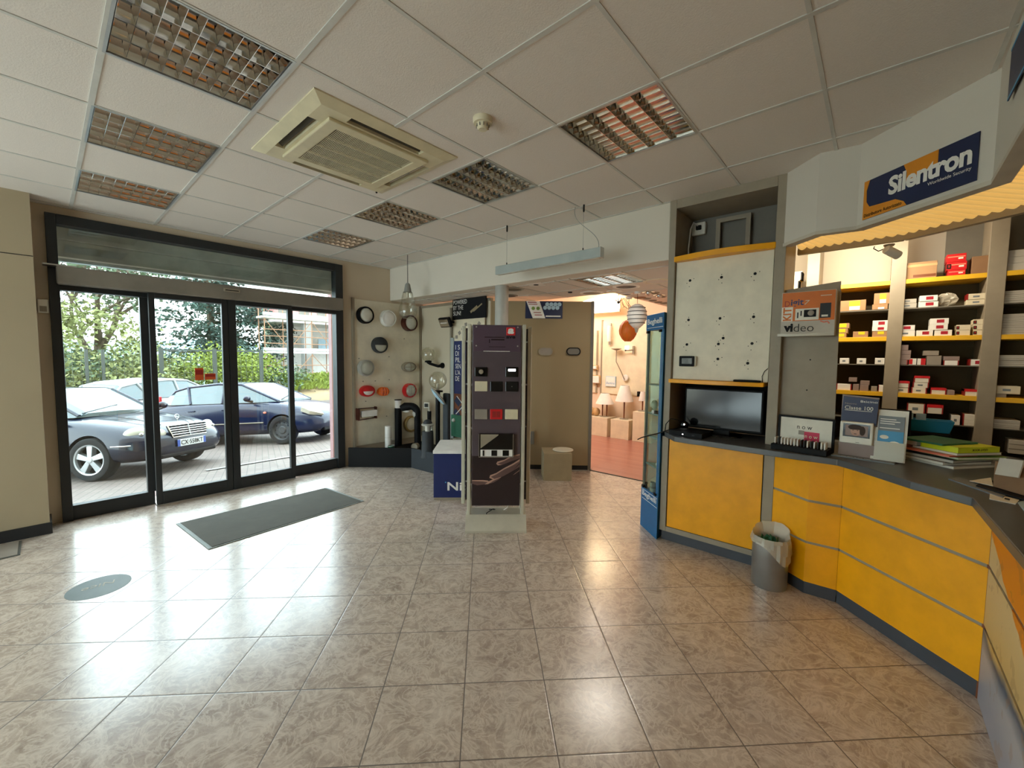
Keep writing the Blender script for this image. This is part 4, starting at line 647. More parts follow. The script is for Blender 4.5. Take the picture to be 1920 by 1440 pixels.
for x0, y0, x1, y1, lab, mt in ((1136, 706, 1155, 724, 'small white framed sign with blue lettering on the back board', 'pale_blue'), (1112, 704, 1127, 719, 'small square wall lamp in tan on the board by the partition', 'tan'), (1112, 685, 1122, 693, 'tiny tan wall lamp above the square one by the partition', 'tan')):
    a, c = bw(x0, y1, 7.96), bw(x1, y0, 7.96); t = thing('framed_sign' if mt == 'pale_blue' else 'square_wall_lamp', lab, 'sign' if mt == 'pale_blue' else 'wall lamp', a); w_, h_ = c.x-a.x, c.z-a.z
    obj('frame' if mt == 'pale_blue' else 'wall_plate', B().box(0, -.02, 0, w_, .008, h_), mt, t)
    if mt == 'pale_blue': obj('sheet', B().box(.012, -.022, .012, w_-.012, -.02, h_-.012), 'white', t); text('lettering', 'illumina', 'sky_blue', t, (.02, -.023, h_*.22), w=w_-.04, h=h_*.25)
    else: obj('shade', B().box(.02, -.07, .015, w_-.02, -.02, h_-.015), 'shade_white', t, bev=.01)
t = thing('black_bracket_light', 'small black wall bracket over the slim table lamp', 'wall lamp', bw(1203, 737)); obj('bracket', B().box(-.07, -.06, -.02, .07, 0, .03).box(-.07, -.06, -.07, -.04, 0, -.02), 'black', t)
# recessed lights of the low ceiling
def ringlight(px, py, r, lab, rim, core, grp='recessed spotlights in the low ceiling'):
    a = onZ(px, py, LOW); t = thing('recessed_spotlight', lab, 'ceiling light', a, 0, grp)
    obj('rim', B().lathe([(r*.72, -.004), (r*.8, -.012), (r, -.006), (r, .0)], 28, cap=False), rim, t, smooth=40, fix=False); obj('bowl', B().lathe([(r*.74, -.005), (r*.55, -.003), (0, -.002)], 24), core, t, smooth=40, fix=False)
ringlight(962, 542, .14, 'ring spotlight with dark bowl beside the round column', 'alu', 'unit_dark'); ringlight(955, 554, .12, 'dark flat spotlight behind the ring one by the column', 'unit_dark', 'soft_black'); ringlight(1174, 537, .16, 'large white ringed spotlight with deep dark bowl', 'white', 'anthracite')
ringlight(1110, 549, .16, 'wide white ringed spotlight at the low ceiling edge', 'white', 'unit_grey'); ringlight(1152, 546, .1, 'thin white ring spotlight beyond the wide one', 'white', 'cream_panel'); ringlight(1175, 551, .08, 'small black bowled spotlight over the pendants', 'white', 'black'); ringlight(1200, 557.5, .08, 'small copper coloured spotlight', 'rust', 'rust'); ringlight(1233, 527, .16, 'flat plain ring spotlight near the yellow cabinet', 'cream_panel', 'ceiling_tiles')
for i, (px, py) in enumerate(((1213, 559), (1224, 563), (1234, 566), (1245, 568), (1228, 548.5), (1241, 556))): ringlight(px, py, .06, 'small dark spotlight in the rows near the blue case', 'unit_grey', 'unit_dark', 'rows of small dark spotlights')
for i, (px, py) in enumerate(((1216, 547), (1236, 552.5))):
    a = onZ(px, py, LOW); t = thing('gimbal_spotlight', 'small chrome gimbal spotlight among the dark ones, %s' % ('nearer the pendants' if i == 0 else 'nearer the cabinet'), 'ceiling light', a, 0, 'gimbal spotlights'); obj('rim', B().lathe([(.05, -.01), (.08, -.006), (.08, 0)], 24, cap=False), 'chrome', t, smooth=40, fix=False); obj('lamp_head', B().sph((0, 0, -.012), .04, 16, 8), 'chrome', t, smooth=True)
a = onZ(1005, 533, LOW); t = thing('square_spotlight', 'small square white spotlight with a dark centre on the low ceiling', 'ceiling light', a, .3); obj('rim', B().box(-.1, -.1, -.006, .1, .1, 0), 'white', t, bev=.003); obj('bowl', B().lathe([(0, -.012), (.03, -.01), (.03, -.006)], 18), 'black', t)
a = onZ(1069, 547.5, LOW); t = thing('sprinkler_dot', 'tiny dark sensor dot on the low ceiling', 'sensor', a); obj('dot_body', B().lathe([(0, -.015), (.025, -.012), (.03, 0)], 16), 'soft_black', t, smooth=40)
# ---------------------------------------------------------------- tall cabinet
CY = 3.6
t = thing('tall_cabinet', 'tall grey cabinet with yellow shelves, white hole board and yellow lower door', 'cabinet', (0, CY, 0)); cab = t
for x0, x1 in ((-1.39, -1.335), (-.605, -.535)):
    for z0, z1 in ((.085, .9345), (.9775, ZC)): obj('side_panel', B().box(x0, 0, z0, x1, .46, z1), 'unit_grey', t, bev=.003)
obj('top_panel', B().box(-1.335, 0, 2.885, -.605, .46, ZC), 'unit_grey', t, bev=.003); obj('back_panel', B().box(-1.335, .42, 1.0, -.605, .44, 2.885), 'unit_dark', t); obj('niche_back', B().box(-1.335, .40, .977, -.605, .42, 1.41), 'soft_black', t)
obj('plinth', B().box(-1.375, .02, 0, -.55, .44, .085), 'plinth', t); obj('bottom_rail', B().box(-1.335, .002, .085, -.605, .03, .128), 'unit_grey', t); obj('door', B().box(-1.328, .006, .132, -.612, .03, .93), 'yellow', t, bev=.002); obj('door_gap', B().box(-1.335, .012, .128, -.605, .032, .934), 'soft_black', t)
b = B(); N = 12; lo = [(-1.34, .25)]+[(lerp(-1.34, -.6, i/N), -.01-.06*math.sin(PI*i/N)) for i in range(N+1)]+[(-.6, .25)]; b.prism(lo, 2.438, 2.482); obj('shelf', b, 'yellow', t, bev=.004)
b = B(); lo = [(-1.35, .25)]+[(lerp(-1.35, -.632, i/N), -.012-.05*math.sin(PI*i/N)) for i in range(N+1)]+[(-.632, .25)]; b.prism(lo, 1.41, 1.442); obj('shelf', b, 'yellow', t, bev=.003)
hb = obj('hole_board', B().box(-1.33, .03, 1.443, -.612, .045, 2.437), 'cream_panel', t, bev=.002)
b = B(); holes = [(-1.213, 2.275), (-.969, 2.273), (-.732, 2.273), (-1.213, 1.946), (-.967, 1.946), (-.728, 1.945), (-1.219, 1.739), (-.971, 1.74), (-.73, 1.741), (-.937, 1.787), (-.97, 1.619), (-.753, 1.588)]
for i, (x, z) in enumerate(holes):
    b.lathe([(0, 0), (.011, 0), (.011, .0012), (0, .0012)], 14, (x, .0295, z), axis='Y')
    for dx, dz in ((.0, .022), (-.02, -.016), (.004, -.045)) if i % 2 else ((.03, .012), (-.025, -.02), (-.005, -.05)): b.lathe([(0, 0), (.0035, 0), (.0035, .001), (0, .001)], 8, (x+dx, .0295, z+dz), axis='Y')
obj('drilled_holes', b, 'black', hb)
t = thing('thermostat', 'dark screened wall thermostat on the white hole board', 'thermostat', (-1.20, CY+.03, 1.597)); obj('back_box', B().box(-.062, -.03, -.042, .068, 0, .042), 'white_plastic', t, bev=.006); f = obj('bezel', B().box(-.066, -.042, -.044, .058, -.03, .044), 'black', t, bev=.008); obj('screen', B().box(-.042, -.0435, -.022, .04, -.042, .026), 'screen_dark', f)
t = thing('remote_control', 'flat black remote lying on the lower yellow shelf', 'remote', (-.745, CY-.005, 1.4425), -.05); obj('remote_body', B().box(-.095, -.02, 0, .095, .02, .016), 'black', t, bev=.007); obj('keys', B().box(-.06, -.012, .0155, .07, .012, .0175), 'anthracite', t)
t = tag(obj('thin_wire', B().tube([(-.645, CY+.02, 1.443), (-.65, CY+.02, 1.49), (-.635, CY+.02, 1.53), (-.615, CY+.025, 1.55)], .0025, 6), 'black', smooth=True), 'thin black wire at the end of the lower yellow shelf', 'wire')
t = thing('leaning_frame', 'empty grey frame leaning at the back of the cabinet top niche', 'frame', (-1.12, CY+.37, 2.483)); q = B()
for (x0, z0, x1, z1) in ((0, 0, .035, .36), (.235, 0, .27, .36), (.035, .325, .235, .36), (.035, 0, .235, .02)): q.box(x0, -.012, z0, x1, .012, z1)
obj('frame_bars', q, 'unit_grey', t); obj('clip', B().box(.2, -.02, .018, .26, -.012, .032), 'unit_grey', t)
t = thing('wall_socket', 'white socket box with black plug in the cabinet top niche', 'socket', (-1.275, CY+.42, 2.79)); obj('box_body', B().box(-.055, -.045, -.05, .06, 0, .06), 'white_plastic', t, bev=.006); obj('plug', B().box(-.015, -.07, -.01, .03, -.045, .03), 'black', t, bev=.006)
t = tag(obj('power_cable', B().tube([(-1.27, CY+.36, 2.81), (-1.30, CY+.32, 2.84), (-1.315, CY+.3, 2.78), (-1.322, CY+.28, 2.6), (-1.31, CY+.26, 2.49)], .006, 8), 'white', smooth=True), 'white cable hanging from the plug in the cabinet top niche', 'cable')
t = thing('television', 'black flat television standing in the cabinet niche', 'television', (-.95, CY+.14, .979), .02); obj('casing', B().box(-.3, -.01, .045, .3, .03, .39), 'black', t, bev=.008); obj('screen', B().box(-.285, -.0125, .065, .285, -.009, .375), 'screen_dark', t); obj('stand_neck', B().box(-.06, .0, .012, .06, .03, .06), 'black', t); obj('stand_foot', B().lathe([(0, 0), (.16, 0), (.15, .01), (0, .014)], 32, ey=.6), 'black_gloss', t, smooth=40)
t = thing('video_recorder', 'flat black video recorder on the dark shelf before the television', 'recorder', (-1.14, CY-.10, .978), -.09); obj('casing', B().box(-.145, -.04, 0, .13, .14, .04), 'soft_black', t, bev=.004); obj('power_light', B().box(-.03, -.0415, .016, -.022, -.04, .022), 'led', t); obj('button', B().box(.05, -.0415, .015, .07, -.04, .024), 'anthracite', t)
t = thing('dome_webcam', 'small round glossy camera on top of the video recorder', 'camera', (-1.20, CY-.01, 1.02)); obj('ball', B().sph((0, 0, .035), .035, 18, 10), 'black_gloss', t, smooth=True); obj('foot', B().lathe([(0, 0), (.04, 0), (.03, .01), (0, .012)], 18), 'anthracite', t, smooth=40); obj('lens_dot', B().sph((.008, -.034, .045), .006, 10, 6), 'led', t)
b = B().tube([(-1.20, CY+.05, 1.035), (-1.26, CY+.0, 1.09), (-1.31, CY-.03, 1.10), (-1.345, CY-.045, 1.05), (-1.35, CY-.05, .985)], .004, 6); t = tag(obj('looped_cable', b, 'black', smooth=True), 'black cable looping over the cabinet shelf corner', 'cable')
b = B().tube([(-1.25, CY-.02, 1.022), (-1.31, CY-.06, 1.005), (-1.39, CY-.1, .97), (-1.50, CY-.18, .93), (-1.53, CY-.2, .91)], .005, 6); t = tag(obj('dangling_cable', b, 'black', smooth=True), 'black cable end sticking out beyond the cabinet shelf', 'cable'); bpy.data.objects
# ---------------------------------------------------------------- counter
ZB, ZT = .935, .977
ed = [(1242.5, 817.5), (1264, 828), (1290, 832.3), (1317, 836), (1392, 847.5), (1432.5, 853.5), (1465, 858.5), (1520, 866), (1569, 873), (1616, 887), (1707, 917), (1822, 949.5)]
out = [onZ(x, y, ZB) for x, y in ed]; out = [(max(p.x, -1.37), p.y) for p in out]+[(.40, 2.0), (.41, 1.0)]
t = thing('worktop', 'long dark grey worktop running from the cabinet along the yellow counter', 'worktop', (0, 0, 0)); obj('worktop_slab', B().prism(out+[(1.35, 1.0), (1.35, 3.3), (1.0, 4.0), (.72, 4.32), (0, 4.36), (-.12, 3.98), (-1.33, 3.98), (-1.37, 3.66)], ZB, ZT), 'worktop', t, bev=.004)
t = thing('counter', 'folded yellow counter with grey grooves and dark plinth', 'counter', (0, 0, 0))
F = [(-.535, 3.6), (-.304, 3.43), (-.126, 3.44), (.445, 2.905), (.455, 1.0)]
def inset(p, q, d): v = Vector((q[0]-p[0], q[1]-p[1])).normalized(); return Vector((-v.y, v.x))*d
for k in range(4):
    p, q = F[k], F[k+1]; n2 = inset(p, q, .018); mt = 'yellow' if k < 3 else 'printed_panel'
    pin, qin = (p[0]+n2.x, p[1]+n2.y), (q[0]+n2.x, q[1]+n2.y)
    for z0, z1 in ((.085 if k < 3 else .0, .355), (.372, .646), (.663, .934)): obj('front_panel', B().prism([p, q, qin, pin], z0, z1), mt, t, bev=.0015)
    n3 = inset(p, q, .006)
    for z in (.355, .646): obj('groove_strip', B().prism([(p[0]+n3.x, p[1]+n3.y), (q[0]+n3.x, q[1]+n3.y), qin, pin], z, z+.017), 'unit_grey' if k < 3 else 'unit_dark', t)
    if k < 3: obj('plinth', B().prism([(p[0]+n3.x, p[1]+n3.y), (q[0]+n3.x, q[1]+n3.y), (qin[0]+n2.x, qin[1]+n2.y), (pin[0]+n2.x, pin[1]+n2.y)], 0, .085), 'plinth', t)
obj('carcass', B().prism([(F[0][0]+.01, F[0][1]+.06), (F[1][0]+.02, F[1][1]+.04), (F[2][0]+.02, F[2][1]+.04), (F[3][0]+.03, F[3][1]+.02), (.48, 1.02), (.93, 1.02), (.93, 2.95), (.28, 3.65), (-.1, 3.9), (-.52, 3.9)], .02, .934), 'unit_dark', t)
obj('corner_strip', B().prism([(.440, 2.91), (.45, 2.9), (.457, 2.912), (.448, 2.922)], 0, .934), 'wood', t)
# board above the counter with the boxed kit
t = thing('grey_board', 'upright grey board above the counter beside the cabinet', 'board', (0, 3.66, 0)); obj('board_panel', B().add([(-.555, 0, 1.19), (-.20, 0, 1.19), (-.213, 0, 2.163), (-.553, 0, 2.131), (-.555, .02, 1.19), (-.20, .02, 1.19), (-.213, .02, 2.163), (-.553, .02, 2.131)], [(0, 1, 2, 3), (7, 6, 5, 4), (0, 4, 5, 1), (1, 5, 6, 2), (2, 6, 7, 3), (3, 7, 4, 0)]), 'unit_grey', t)
obj('upright', B().box(-.545, .02, .978, -.52, .045, 2.1).box(-.235, .02, .978, -.21, .045, 2.1), 'unit_grey', t); b = B()
for x, z in ((-.36, 1.62), (-.37, 1.40)): b.lathe([(0, 0), (.005, 0), (.005, .001), (0, .001)], 10, (x, -.001, z), axis='Y')
obj('screw_holes', b, 'black', t)
t = thing('box_tray', 'clear plastic ledge on the grey board holding the boxed kit', 'ledge', (-.39, 3.66, 1.785)); obj('tray_floor', B().box(-.16, -.125, 0, .165, 0, .006), 'plastic_film', t); obj('tray_lip', B().box(-.16, -.127, 0, .165, -.122, .02), 'plastic_film', t)
t = thing('boxed_kit', 'orange and grey boxed video kit held on the grey board', 'box', (-.535, 3.54, 1.792), 0); obj('carton', B().box(0, 0, 0, .31, .115, .305), 'paper_grey', t, bev=.002); X = .31
obj('orange_face', B().box(.004, -.0012, .10, .306, 0, .301), 'pier_orange', t); obj('white_strip', B().box(.004, -.002, .10, .07, -.001, .2), 'paper', t); obj('photo', B().box(.085, -.0025, .105, .22, -.001, .185), 'paper', t)
b = B(); b.box(.135, -.0035, .125, .205, -.0025, .175); obj('photo_picture', b, 'soft_black', t); obj('photo_face', B().sph((.175, -.003, .152), .02, 14, 8, (1, .1, 1)), 'taupe', t); obj('photo_figure', B().box(.096, -.0035, .12, .104, -.0025, .16).box(.115, -.0035, .135, .123, -.0025, .17), 'anthracite', t)
obj('device_picture', B().box(.225, -.003, .115, .285, -.001, .215), 'anthracite', t); obj('device_button', B().box(.235, -.004, .123, .27, -.003, .136), 'paper', t); obj('ribbon_mark', B().tube([(.23, -.002, .095), (.25, -.002, .085), (.27, -.002, .09), (.28, -.002, .075)], .004, 6), 'salmon', t)
text('lettering', 'D', 'dark_red', t, (.02, -.0025, .205), h=.038, w=.03); text('lettering', 'igit', 'navy', t, (.056, -.0025, .196), w=.075, h=.056, bold=.02); text('lettering', '7', 'cream', t, (.136, -.0025, .212), w=.03, h=.03, shear=.2)
text('lettering', 'KIT', 'pier_orange', t, (.062, -.003, .104), w=.092, h=.05, rot=(PI/2, -PI/2, 0), bold=.03); text('lettering', 'vi', 'black', t, (.02, -.0025, .025), w=.055, h=.058, bold=.05); text('lettering', 'deo', 'soft_black', t, (.08, -.0025, .025), w=.115, h=.055, bold=-.012); obj('small_line', B().box(.225, -.002, .265, .285, -.001, .27), 'cream', t)
# module holder
t = thing('module_holder', 'dark counter stand holding a row of switch modules before a white card', 'display stand', (-.37, 3.50, ZT), -.14)
obj('holder_base', B().box(-.165, -.075, 0, .165, .08, .04), 'black', t, bev=.004); obj('back_frame', B().box(-.17, .08, 0, -.155, .1, .235).box(.155, .08, 0, .17, .1, .235).box(-.155, .08, .222, .155, .1, .235), 'soft_black', t); cdd = obj('back_card', B().box(-.155, .085, .03, .155, .092, .222), 'paper', t)
text('lettering', 'n o w', 'soft_black', cdd, (-.05, .0845, .145), w=.09, h=.022); obj('pink_panel', B().box(-.005, .0835, .05, .085, .085, .13), 'magenta', cdd); text('lettering', 'n o w', 'cream', cdd, (.0, .083, .085), w=.075, h=.018); obj('dark_photo', B().box(-.04, .0835, .105, -.005, .085, .135), 'taupe', cdd)
for i in range(16): x = -.15+.0195*i; obj('switch_module', B().box(x, -.05, .04, x+.008, .01, .085), 'white' if i not in (1, 8, 9, 11, 13) else 'anthracite', t, bev=.003)
# intercom display and brochures
sA, sB = onZ(1558, 854, ZT), onZ(1677, 871.5, ZT); SA = math.atan2(sB.y-sA.y, sB.x-sA.x); SL = (sB-sA).length
def SP(x, y, z=0): return (sA.x+x*math.cos(SA)-y*math.sin(SA), sA.y+x*math.sin(SA)+y*math.cos(SA), ZT+z)
t = thing('intercom_stand', 'white intercom with small screen on a dark blue display card', 'display stand', SP(.025, .085), SA); W = .19
obj('side_card', B().plate([(.0, .0), (W, 0), (W-.0, .40), (.0, .41)], .02, .026), 'mauve', t); c_ = obj('blue_card', B().plate([(.002, .22), (W-.005, .22), (W, .39), (.01, .40)], .0, .018), 'sign_navy', t); text('lettering', 'Classe 100', 'paper', c_, (.02, -.001, .315), w=.145, h=.024); text('lettering', 'Bticino', 'white', c_, (.10, -.001, .365), w=.085, h=.014); obj('small_rule', B().box(.02, -.001, .307, .16, .0, .31), 'paper', c_); text('lettering', 'Nuovo', 'mauve', c_, (.02, -.001, .348), w=.06, h=.012)
b_ = obj('monitor', B().box(.005, -.03, .09, .175, .015, .235), 'white_plastic', t, bev=.006); obj('screen', B().box(.022, -.032, .135, .16, -.03, .222), 'black_gloss', b_); obj('picture', B().box(.034, -.0328, .143, .15, -.032, .214), 'mauve', b_); obj('picture_face', B().sph((.088, -.0325, .176), .026, 18, 10, (1.05, .06, 1.25)), 'skin', b_); q = B(); q.sph((.085, -.033, .20), .034, 16, 8, (1.1, .05, .55)); q.sph((.122, -.033, .18), .02, 12, 8, (.8, .05, 1.5)); obj('picture_hair', q, 'hair', b_)
q = B()
for dx in (-.011, .012): q.sph((.086+dx, -.0345, .181), .0045, 10, 6, (1, .15, .55))
q.sph((.087, -.0345, .158), .008, 10, 6, (1, .12, .35)); obj('picture_features', q, 'skin_dark', b_); obj('slot', B().box(.09, -.031, .1, .11, -.03, .103), 'unit_dark', b_)
obj('lower_card', B().box(.0, -.01, .006, W, .02, .09), 'mauve', t); ff = obj('floor_card', B().box(-.025, -.085, 0, SL-.025, .06, .006), 'brochure_grey', t); text('lettering', 'connessi con la tua casa', 'white', ff, (-.015, -.072, .0065), w=.19, h=.012, rot=(0, 0, 0))
t = thing('brochure_holder', 'white angled holder with a blue and grey brochure', 'brochure holder', SP(SL*.64, .06, .0065), SA); lean = Matrix.Rotation(-.16, 4, 'X')
def lbox(*a): return B().box(*a).xf(lean)
obj('back_card', lbox(-.01, .012, .0, .155, .02, .325), 'white_plastic', t); obj('side_card', B().plate([(0, .02), (.1, .02), (.06, .3), (0, .3)], 0, .006).xf(Matrix.Translation((-.012, .06, 0)) @ Matrix.Rotation(HP, 4, 'Z')), 'white_plastic', t); br_ = obj('brochure', lbox(.018, .0, .005, .14, .008, .285), 'sky_blue', t); obj('brochure_top', lbox(.018, -.001, .19, .14, .0, .285), 'brochure_grey', br_)
obj('brochure_foot', lbox(.018, -.001, .005, .14, 0, .09), 'pale_blue', br_); obj('brochure_lines', lbox(.025, -.0018, .262, .1, -.001, .267).add(*(lambda z: (z.v, z.f))(lbox(.025, -.0018, .248, .12, -.001, .253))).add(*(lambda z: (z.v, z.f))(lbox(.025, -.0018, .234, .095, -.001, .239))).add(*(lambda z: (z.v, z.f))(lbox(.025, -.0018, .205, .12, -.001, .210))), 'white', br_)
q = B().sph((.1, -.001, .10), .028, 14, 8, (1.2, .05, 1)).sph((.05, -.001, .15), .018, 12, 8, (1.2, .05, .7)).xf(lean); obj('brochure_picture', q, 'paper', br_); obj('clear_pocket', lbox(.008, -.012, 0, .15, -.009, .12), 'plastic_film', t)
# stack of catalogues
st = onZ(1785, 880, ZT); sa = .88; z = ZT; R3 = random.Random(5)
def book(lab, w, d, h, mt, dx=0, dy=0, da=0.0, edge='paper', wave=False, cat='catalogue'):
    global z
    c, s = math.cos(sa), math.sin(sa); cx, cy = st.x+c*(dx+w/2)-s*(dy+d/2), st.y+s*(dx+w/2)+c*(dy+d/2); t = thing(cat, lab, cat, (cx, cy, z), sa+da, 'catalogues stacked on the counter')
    obj('pages', B().box(-w/2+.003, -d/2+.003, .0015, w/2-.003, d/2-.003, h-.0015), edge, t); obj('cover', B().box(-w/2, -d/2, h-.002, w/2, d/2, h).box(-w/2, -d/2, 0, w/2, d/2, .002).box(-w/2, d/2-.002, 0, w/2, d/2, h), mt, t); z += h; return t
book('white edged catalogue at the very bottom of the stack', .36, .27, .016, 'paper_grey', .0, .0, .03); book('grey catalogue second from the bottom of the stack', .34, .27, .018, 'taupe', -.02, .02, -.05); book('dark catalogue under the salmon folder', .34, .27, .020, 'anthracite', -.01, .01, .08, 'paper_grey')
book('thin light green catalogue with curling cover in the stack', .33, .22, .014, 'green_light', .05, -.01, -.07); book('salmon pink folder sticking out of the stack', .22, .32, .010, 'salmon', -.01, .02, .05, 'salmon', cat='folder'); book('brown edged catalogue beneath the lime book', .32, .25, .016, 'taupe', .04, 0, -.03)
t = book('lime yellow book with black lettering on its spine', .30, .2, .034, 'lime', .04, .0, -.02, 'lime', cat='book'); text('lettering', 'LIGHT BOOK', 'soft_black', t, (.06, -.1005, .024), w=.11, h=.013, rot=(PI/2, PI, 0)); obj('spine', B().box(-.15, -.1, 0, .15, -.098, .034), 'lime', t)
z -= .034; book('thick grey catalogue behind the lime book in the stack', .26, .11, .033, 'brochure_grey', .03, .215, .0); book('dark green glossy catalogue on top of the stack', .30, .24, .012, 'green_cover', .0, .07, .06, 'green_cover')
tl, trr = onY(1690, 806, 4.12), onY(1790, 803, 4.12); tw = (trr.x-tl.x)/.4
t = thing('parts_tray', 'bright blue open plastic tray holding white cards behind the catalogues', 'tray', ((tl.x+trr.x)/2, 4.12+.1*tw, tl.z), 0); t.scale = (tw, tw, 1); q = B()
fr = [(-.2, -.1), (.2, -.1), (.2, .1), (-.2, .1)]; fr2 = [(-.17, -.085), (.17, -.085), (.17, .085), (-.17, .085)]; n = 4
q.add([(x, y, .0) for x, y in fr2]+[(x, y, .085) for x, y in fr]+[(x*.96, y*.93, .085) for x, y in fr]+[(x*.95, y*.92, .008) for x, y in fr2], [(0, 3, 2, 1), (12, 13, 14, 15)]+[(k*4+i, k*4+(i+1) % 4, (k+1)*4+(i+1) % 4, (k+1)*4+i) for k in range(3) for i in range(4)]); obj('tray_body', q, 'teal_box', t, bev=.004)
for dx in (-.15, -.05): obj('card_tab', B().box(dx-.04, -.03, .01, dx+.04, -.025, .125), 'pale_blue', t)
t = thing('tray_stand', 'dark stand under the blue tray behind the catalogues', 'stand', ((tl.x+trr.x)/2, 4.12+.1*tw, ZT)); obj('column', B().box(-.12, -.06, 0, .12, .06, tl.z-ZT-.001), 'black', t, bev=.01)
t = thing('dark_monitor', 'flat black monitor top behind the brochure holder', 'monitor', (.0, 3.98, ZT), -.2); obj('casing', B().box(-.12, 0, .07, .2, .03, .30), 'black', t, bev=.006); obj('foot', B().box(-.05, -.05, 0, .1, .08, .012).box(0, .0, .012, .05, .02, .08), 'black', t)
# papers and boxes near the counter end
def flat(lab, cat, quad, z0, h, mt, name='paper_sheet'):
    p = [onZ(x, y, z0) for x, y in quad]; return tag(obj(name, B().prism([(v.x, v.y) for v in p], z0, z0+h), mt), lab, cat)
flat('grey green magazine lying flat before the catalogues', 'magazine', [(1778, 899), (1800, 897), (1893, 925), (1880, 935)], ZT, .006, 'brochure_grey', 'magazine'); flat('dark folder under the papers near the counter end', 'folder', [(1830, 912), (1850, 900), (1925, 922), (1925, 940)], ZT+.0065, .006, 'soft_black', 'folder'); flat('white sheet fanned out on the dark folder', 'paper', [(1818, 902), (1858, 896), (1862, 912), (1850, 909)], ZT+.013, .002, 'paper')
t = flat('small white card with a dark stamp at the counter end', 'card', [(1856, 925), (1911, 938), (1904, 946), (1855, 936)], ZT, .003, 'paper', 'card'); p4 = [onZ(x, y, ZT+.0032) for x, y in ((1884, 933), (1894, 935.5), (1893, 938.5), (1883, 936))]; obj('stamp', B().prism([(v.x, v.y) for v in p4], ZT+.003, ZT+.0036), 'anthracite', t)
flat('pale blue leaflet at the counter end by the white card', 'leaflet', [(1908, 943), (1925, 938), (1935, 965), (1921, 960)], ZT, .003, 'pale_blue', 'leaflet'); flat('magenta notebook at the edge by the carton', 'notebook', [(1912, 928), (1925, 925), (1940, 936), (1922, 938)], ZT, .012, 'magenta', 'notebook')
a, c = onZ(1856, 912, ZT+.015), onZ(1930, 934, ZT+.015); cv = (c-a).normalized(); ca = math.atan2(cv.y, cv.x); t = thing('brown_carton', 'open brown carton with grey white flap at the counter end', 'box', a, ca); obj('carton', B().box(0, .012, 0, .36, .26, .13), 'carton_dark', t, bev=.003); q = B().bc((.085, -.004, .118), (.105, .006, .085), rx=-.3, ry=-.12); obj('flap', q, 'paper_grey', t)
# ---------------------------------------------------------------- bin
t = thing('waste_bin', 'round silver grey waste bin standing against the counter', 'bin', (-.505, 3.40, 0)); hb_ = .335; obj('bin_body', B().lathe([(0, 0), (.108, 0), (.112, .01), (.113, hb_), (.108, hb_), (.105, .02), (0, .02)], 40), 'bin_grey', t, smooth=40)
t2 = thing('bin_liner', 'crumpled clear white bag hanging over the bin rim', 'bag', (-.505, 3.40, hb_)); q = B(); N = 40; vs = []; R4 = random.Random(2)
for i in range(N):
    a_ = 2*PI*i/N; c0 = max(0, math.cos(a_+.55)); dr = .02+.13*c0**3; up_ = .015+.055*max(0, math.cos(a_-2.0))**2+.04*max(0, math.cos(a_-.9))**4
    for k, (r, zz) in enumerate(((.085, -.06), (.098, .01), (.108+.02*up_/.07, up_+.012), (.122, .004), (.124+.004*R4.random(), -dr*.5), (.122+.006*R4.random(), -dr))): j = 1+.10*(R4.random()-.5)*(k > 1); vs.append((r*j*math.cos(a_), r*j*math.sin(a_), zz))
q.add(vs, [(i*6+j, ((i+1) % N)*6+j, ((i+1) % N)*6+j+1, i*6+j+1) for i in range(N) for j in range(5)]); obj('bag_film', q, 'plastic_film', t2, smooth=18, fix=False)
q = B()
for i in range(14): q.bc((.06*(R4.random()-.5)*2, .05*(R4.random()-.5)*2, -.02+.03*R4.random()), (.05, .03, .006), rz=R4.random()*6, rx=R4.random()*2, ry=R4.random()*2)
tag(obj('paper_scraps', q, 'green_cover', loc=(-.515, 3.39, hb_)), 'dark green and white scraps inside the bin bag', 'rubbish', None, 'stuff')
# ---------------------------------------------------------------- soffit over the counter, luminous panel, signs
S = [(-.555, 3.605), (-.345, 3.395), (-.139, 3.42), (.36, 2.948), (.345, 2.0), (.345, .6)]; SZ = 2.462
b = B(); inn = []
for k in range(len(S)):
    p, q = S[max(k-1, 0)], S[min(k+1, len(S)-1)]; v = Vector((q[0]-p[0], q[1]-p[1])).normalized(); inn.append((S[k][0]-v.y*.04, S[k][1]+v.x*.04))
for k in range(len(S)-1): b.prism([S[k], S[k+1], inn[k+1], inn[k]], SZ, ZC)
struct('wall_soffit', b, 'soffit')
b = B()
for k in range(len(S)-1):
    o = lambda i, d: (S[i][0]-(S[i][0]-inn[i][0])*d, S[i][1]-(S[i][1]-inn[i][1])*d)
    b.prism([o(k, -.12), o(k+1, -.12), o(k+1, 1.6), o(k, 1.6)], SZ-.022, SZ)
struct('trim_7', b, 'plaster')
bk = [(-.53, 4.12), (-.3, 4.11), (.10, 4.08), (.62, 3.74), (1.0, 3.0), (1.05, 1.4), (1.05, .6)]; fr = [(-.49, 3.70), (-.33, 3.47), (-.13, 3.49), (.40, 3.0), (.41, 2.4), (.40, 1.4), (.40, .6)]
def along(P, t):
    L_ = [0]
    for i in range(len(P)-1): L_.append(L_[-1]+math.hypot(P[i+1][0]-P[i][0], P[i+1][1]-P[i][1]))
    d = t*L_[-1]
    for i in range(len(P)-1):
        if d <= L_[i+1]+1e-9: k = (d-L_[i])/max(1e-9, L_[i+1]-L_[i]); return Vector((lerp(P[i][0], P[i+1][0], k), lerp(P[i][1], P[i+1][1], k), 0))
    return Vector((P[-1][0], P[-1][1], 0))
N = 74*6; vs = []; fs = []; J = 10
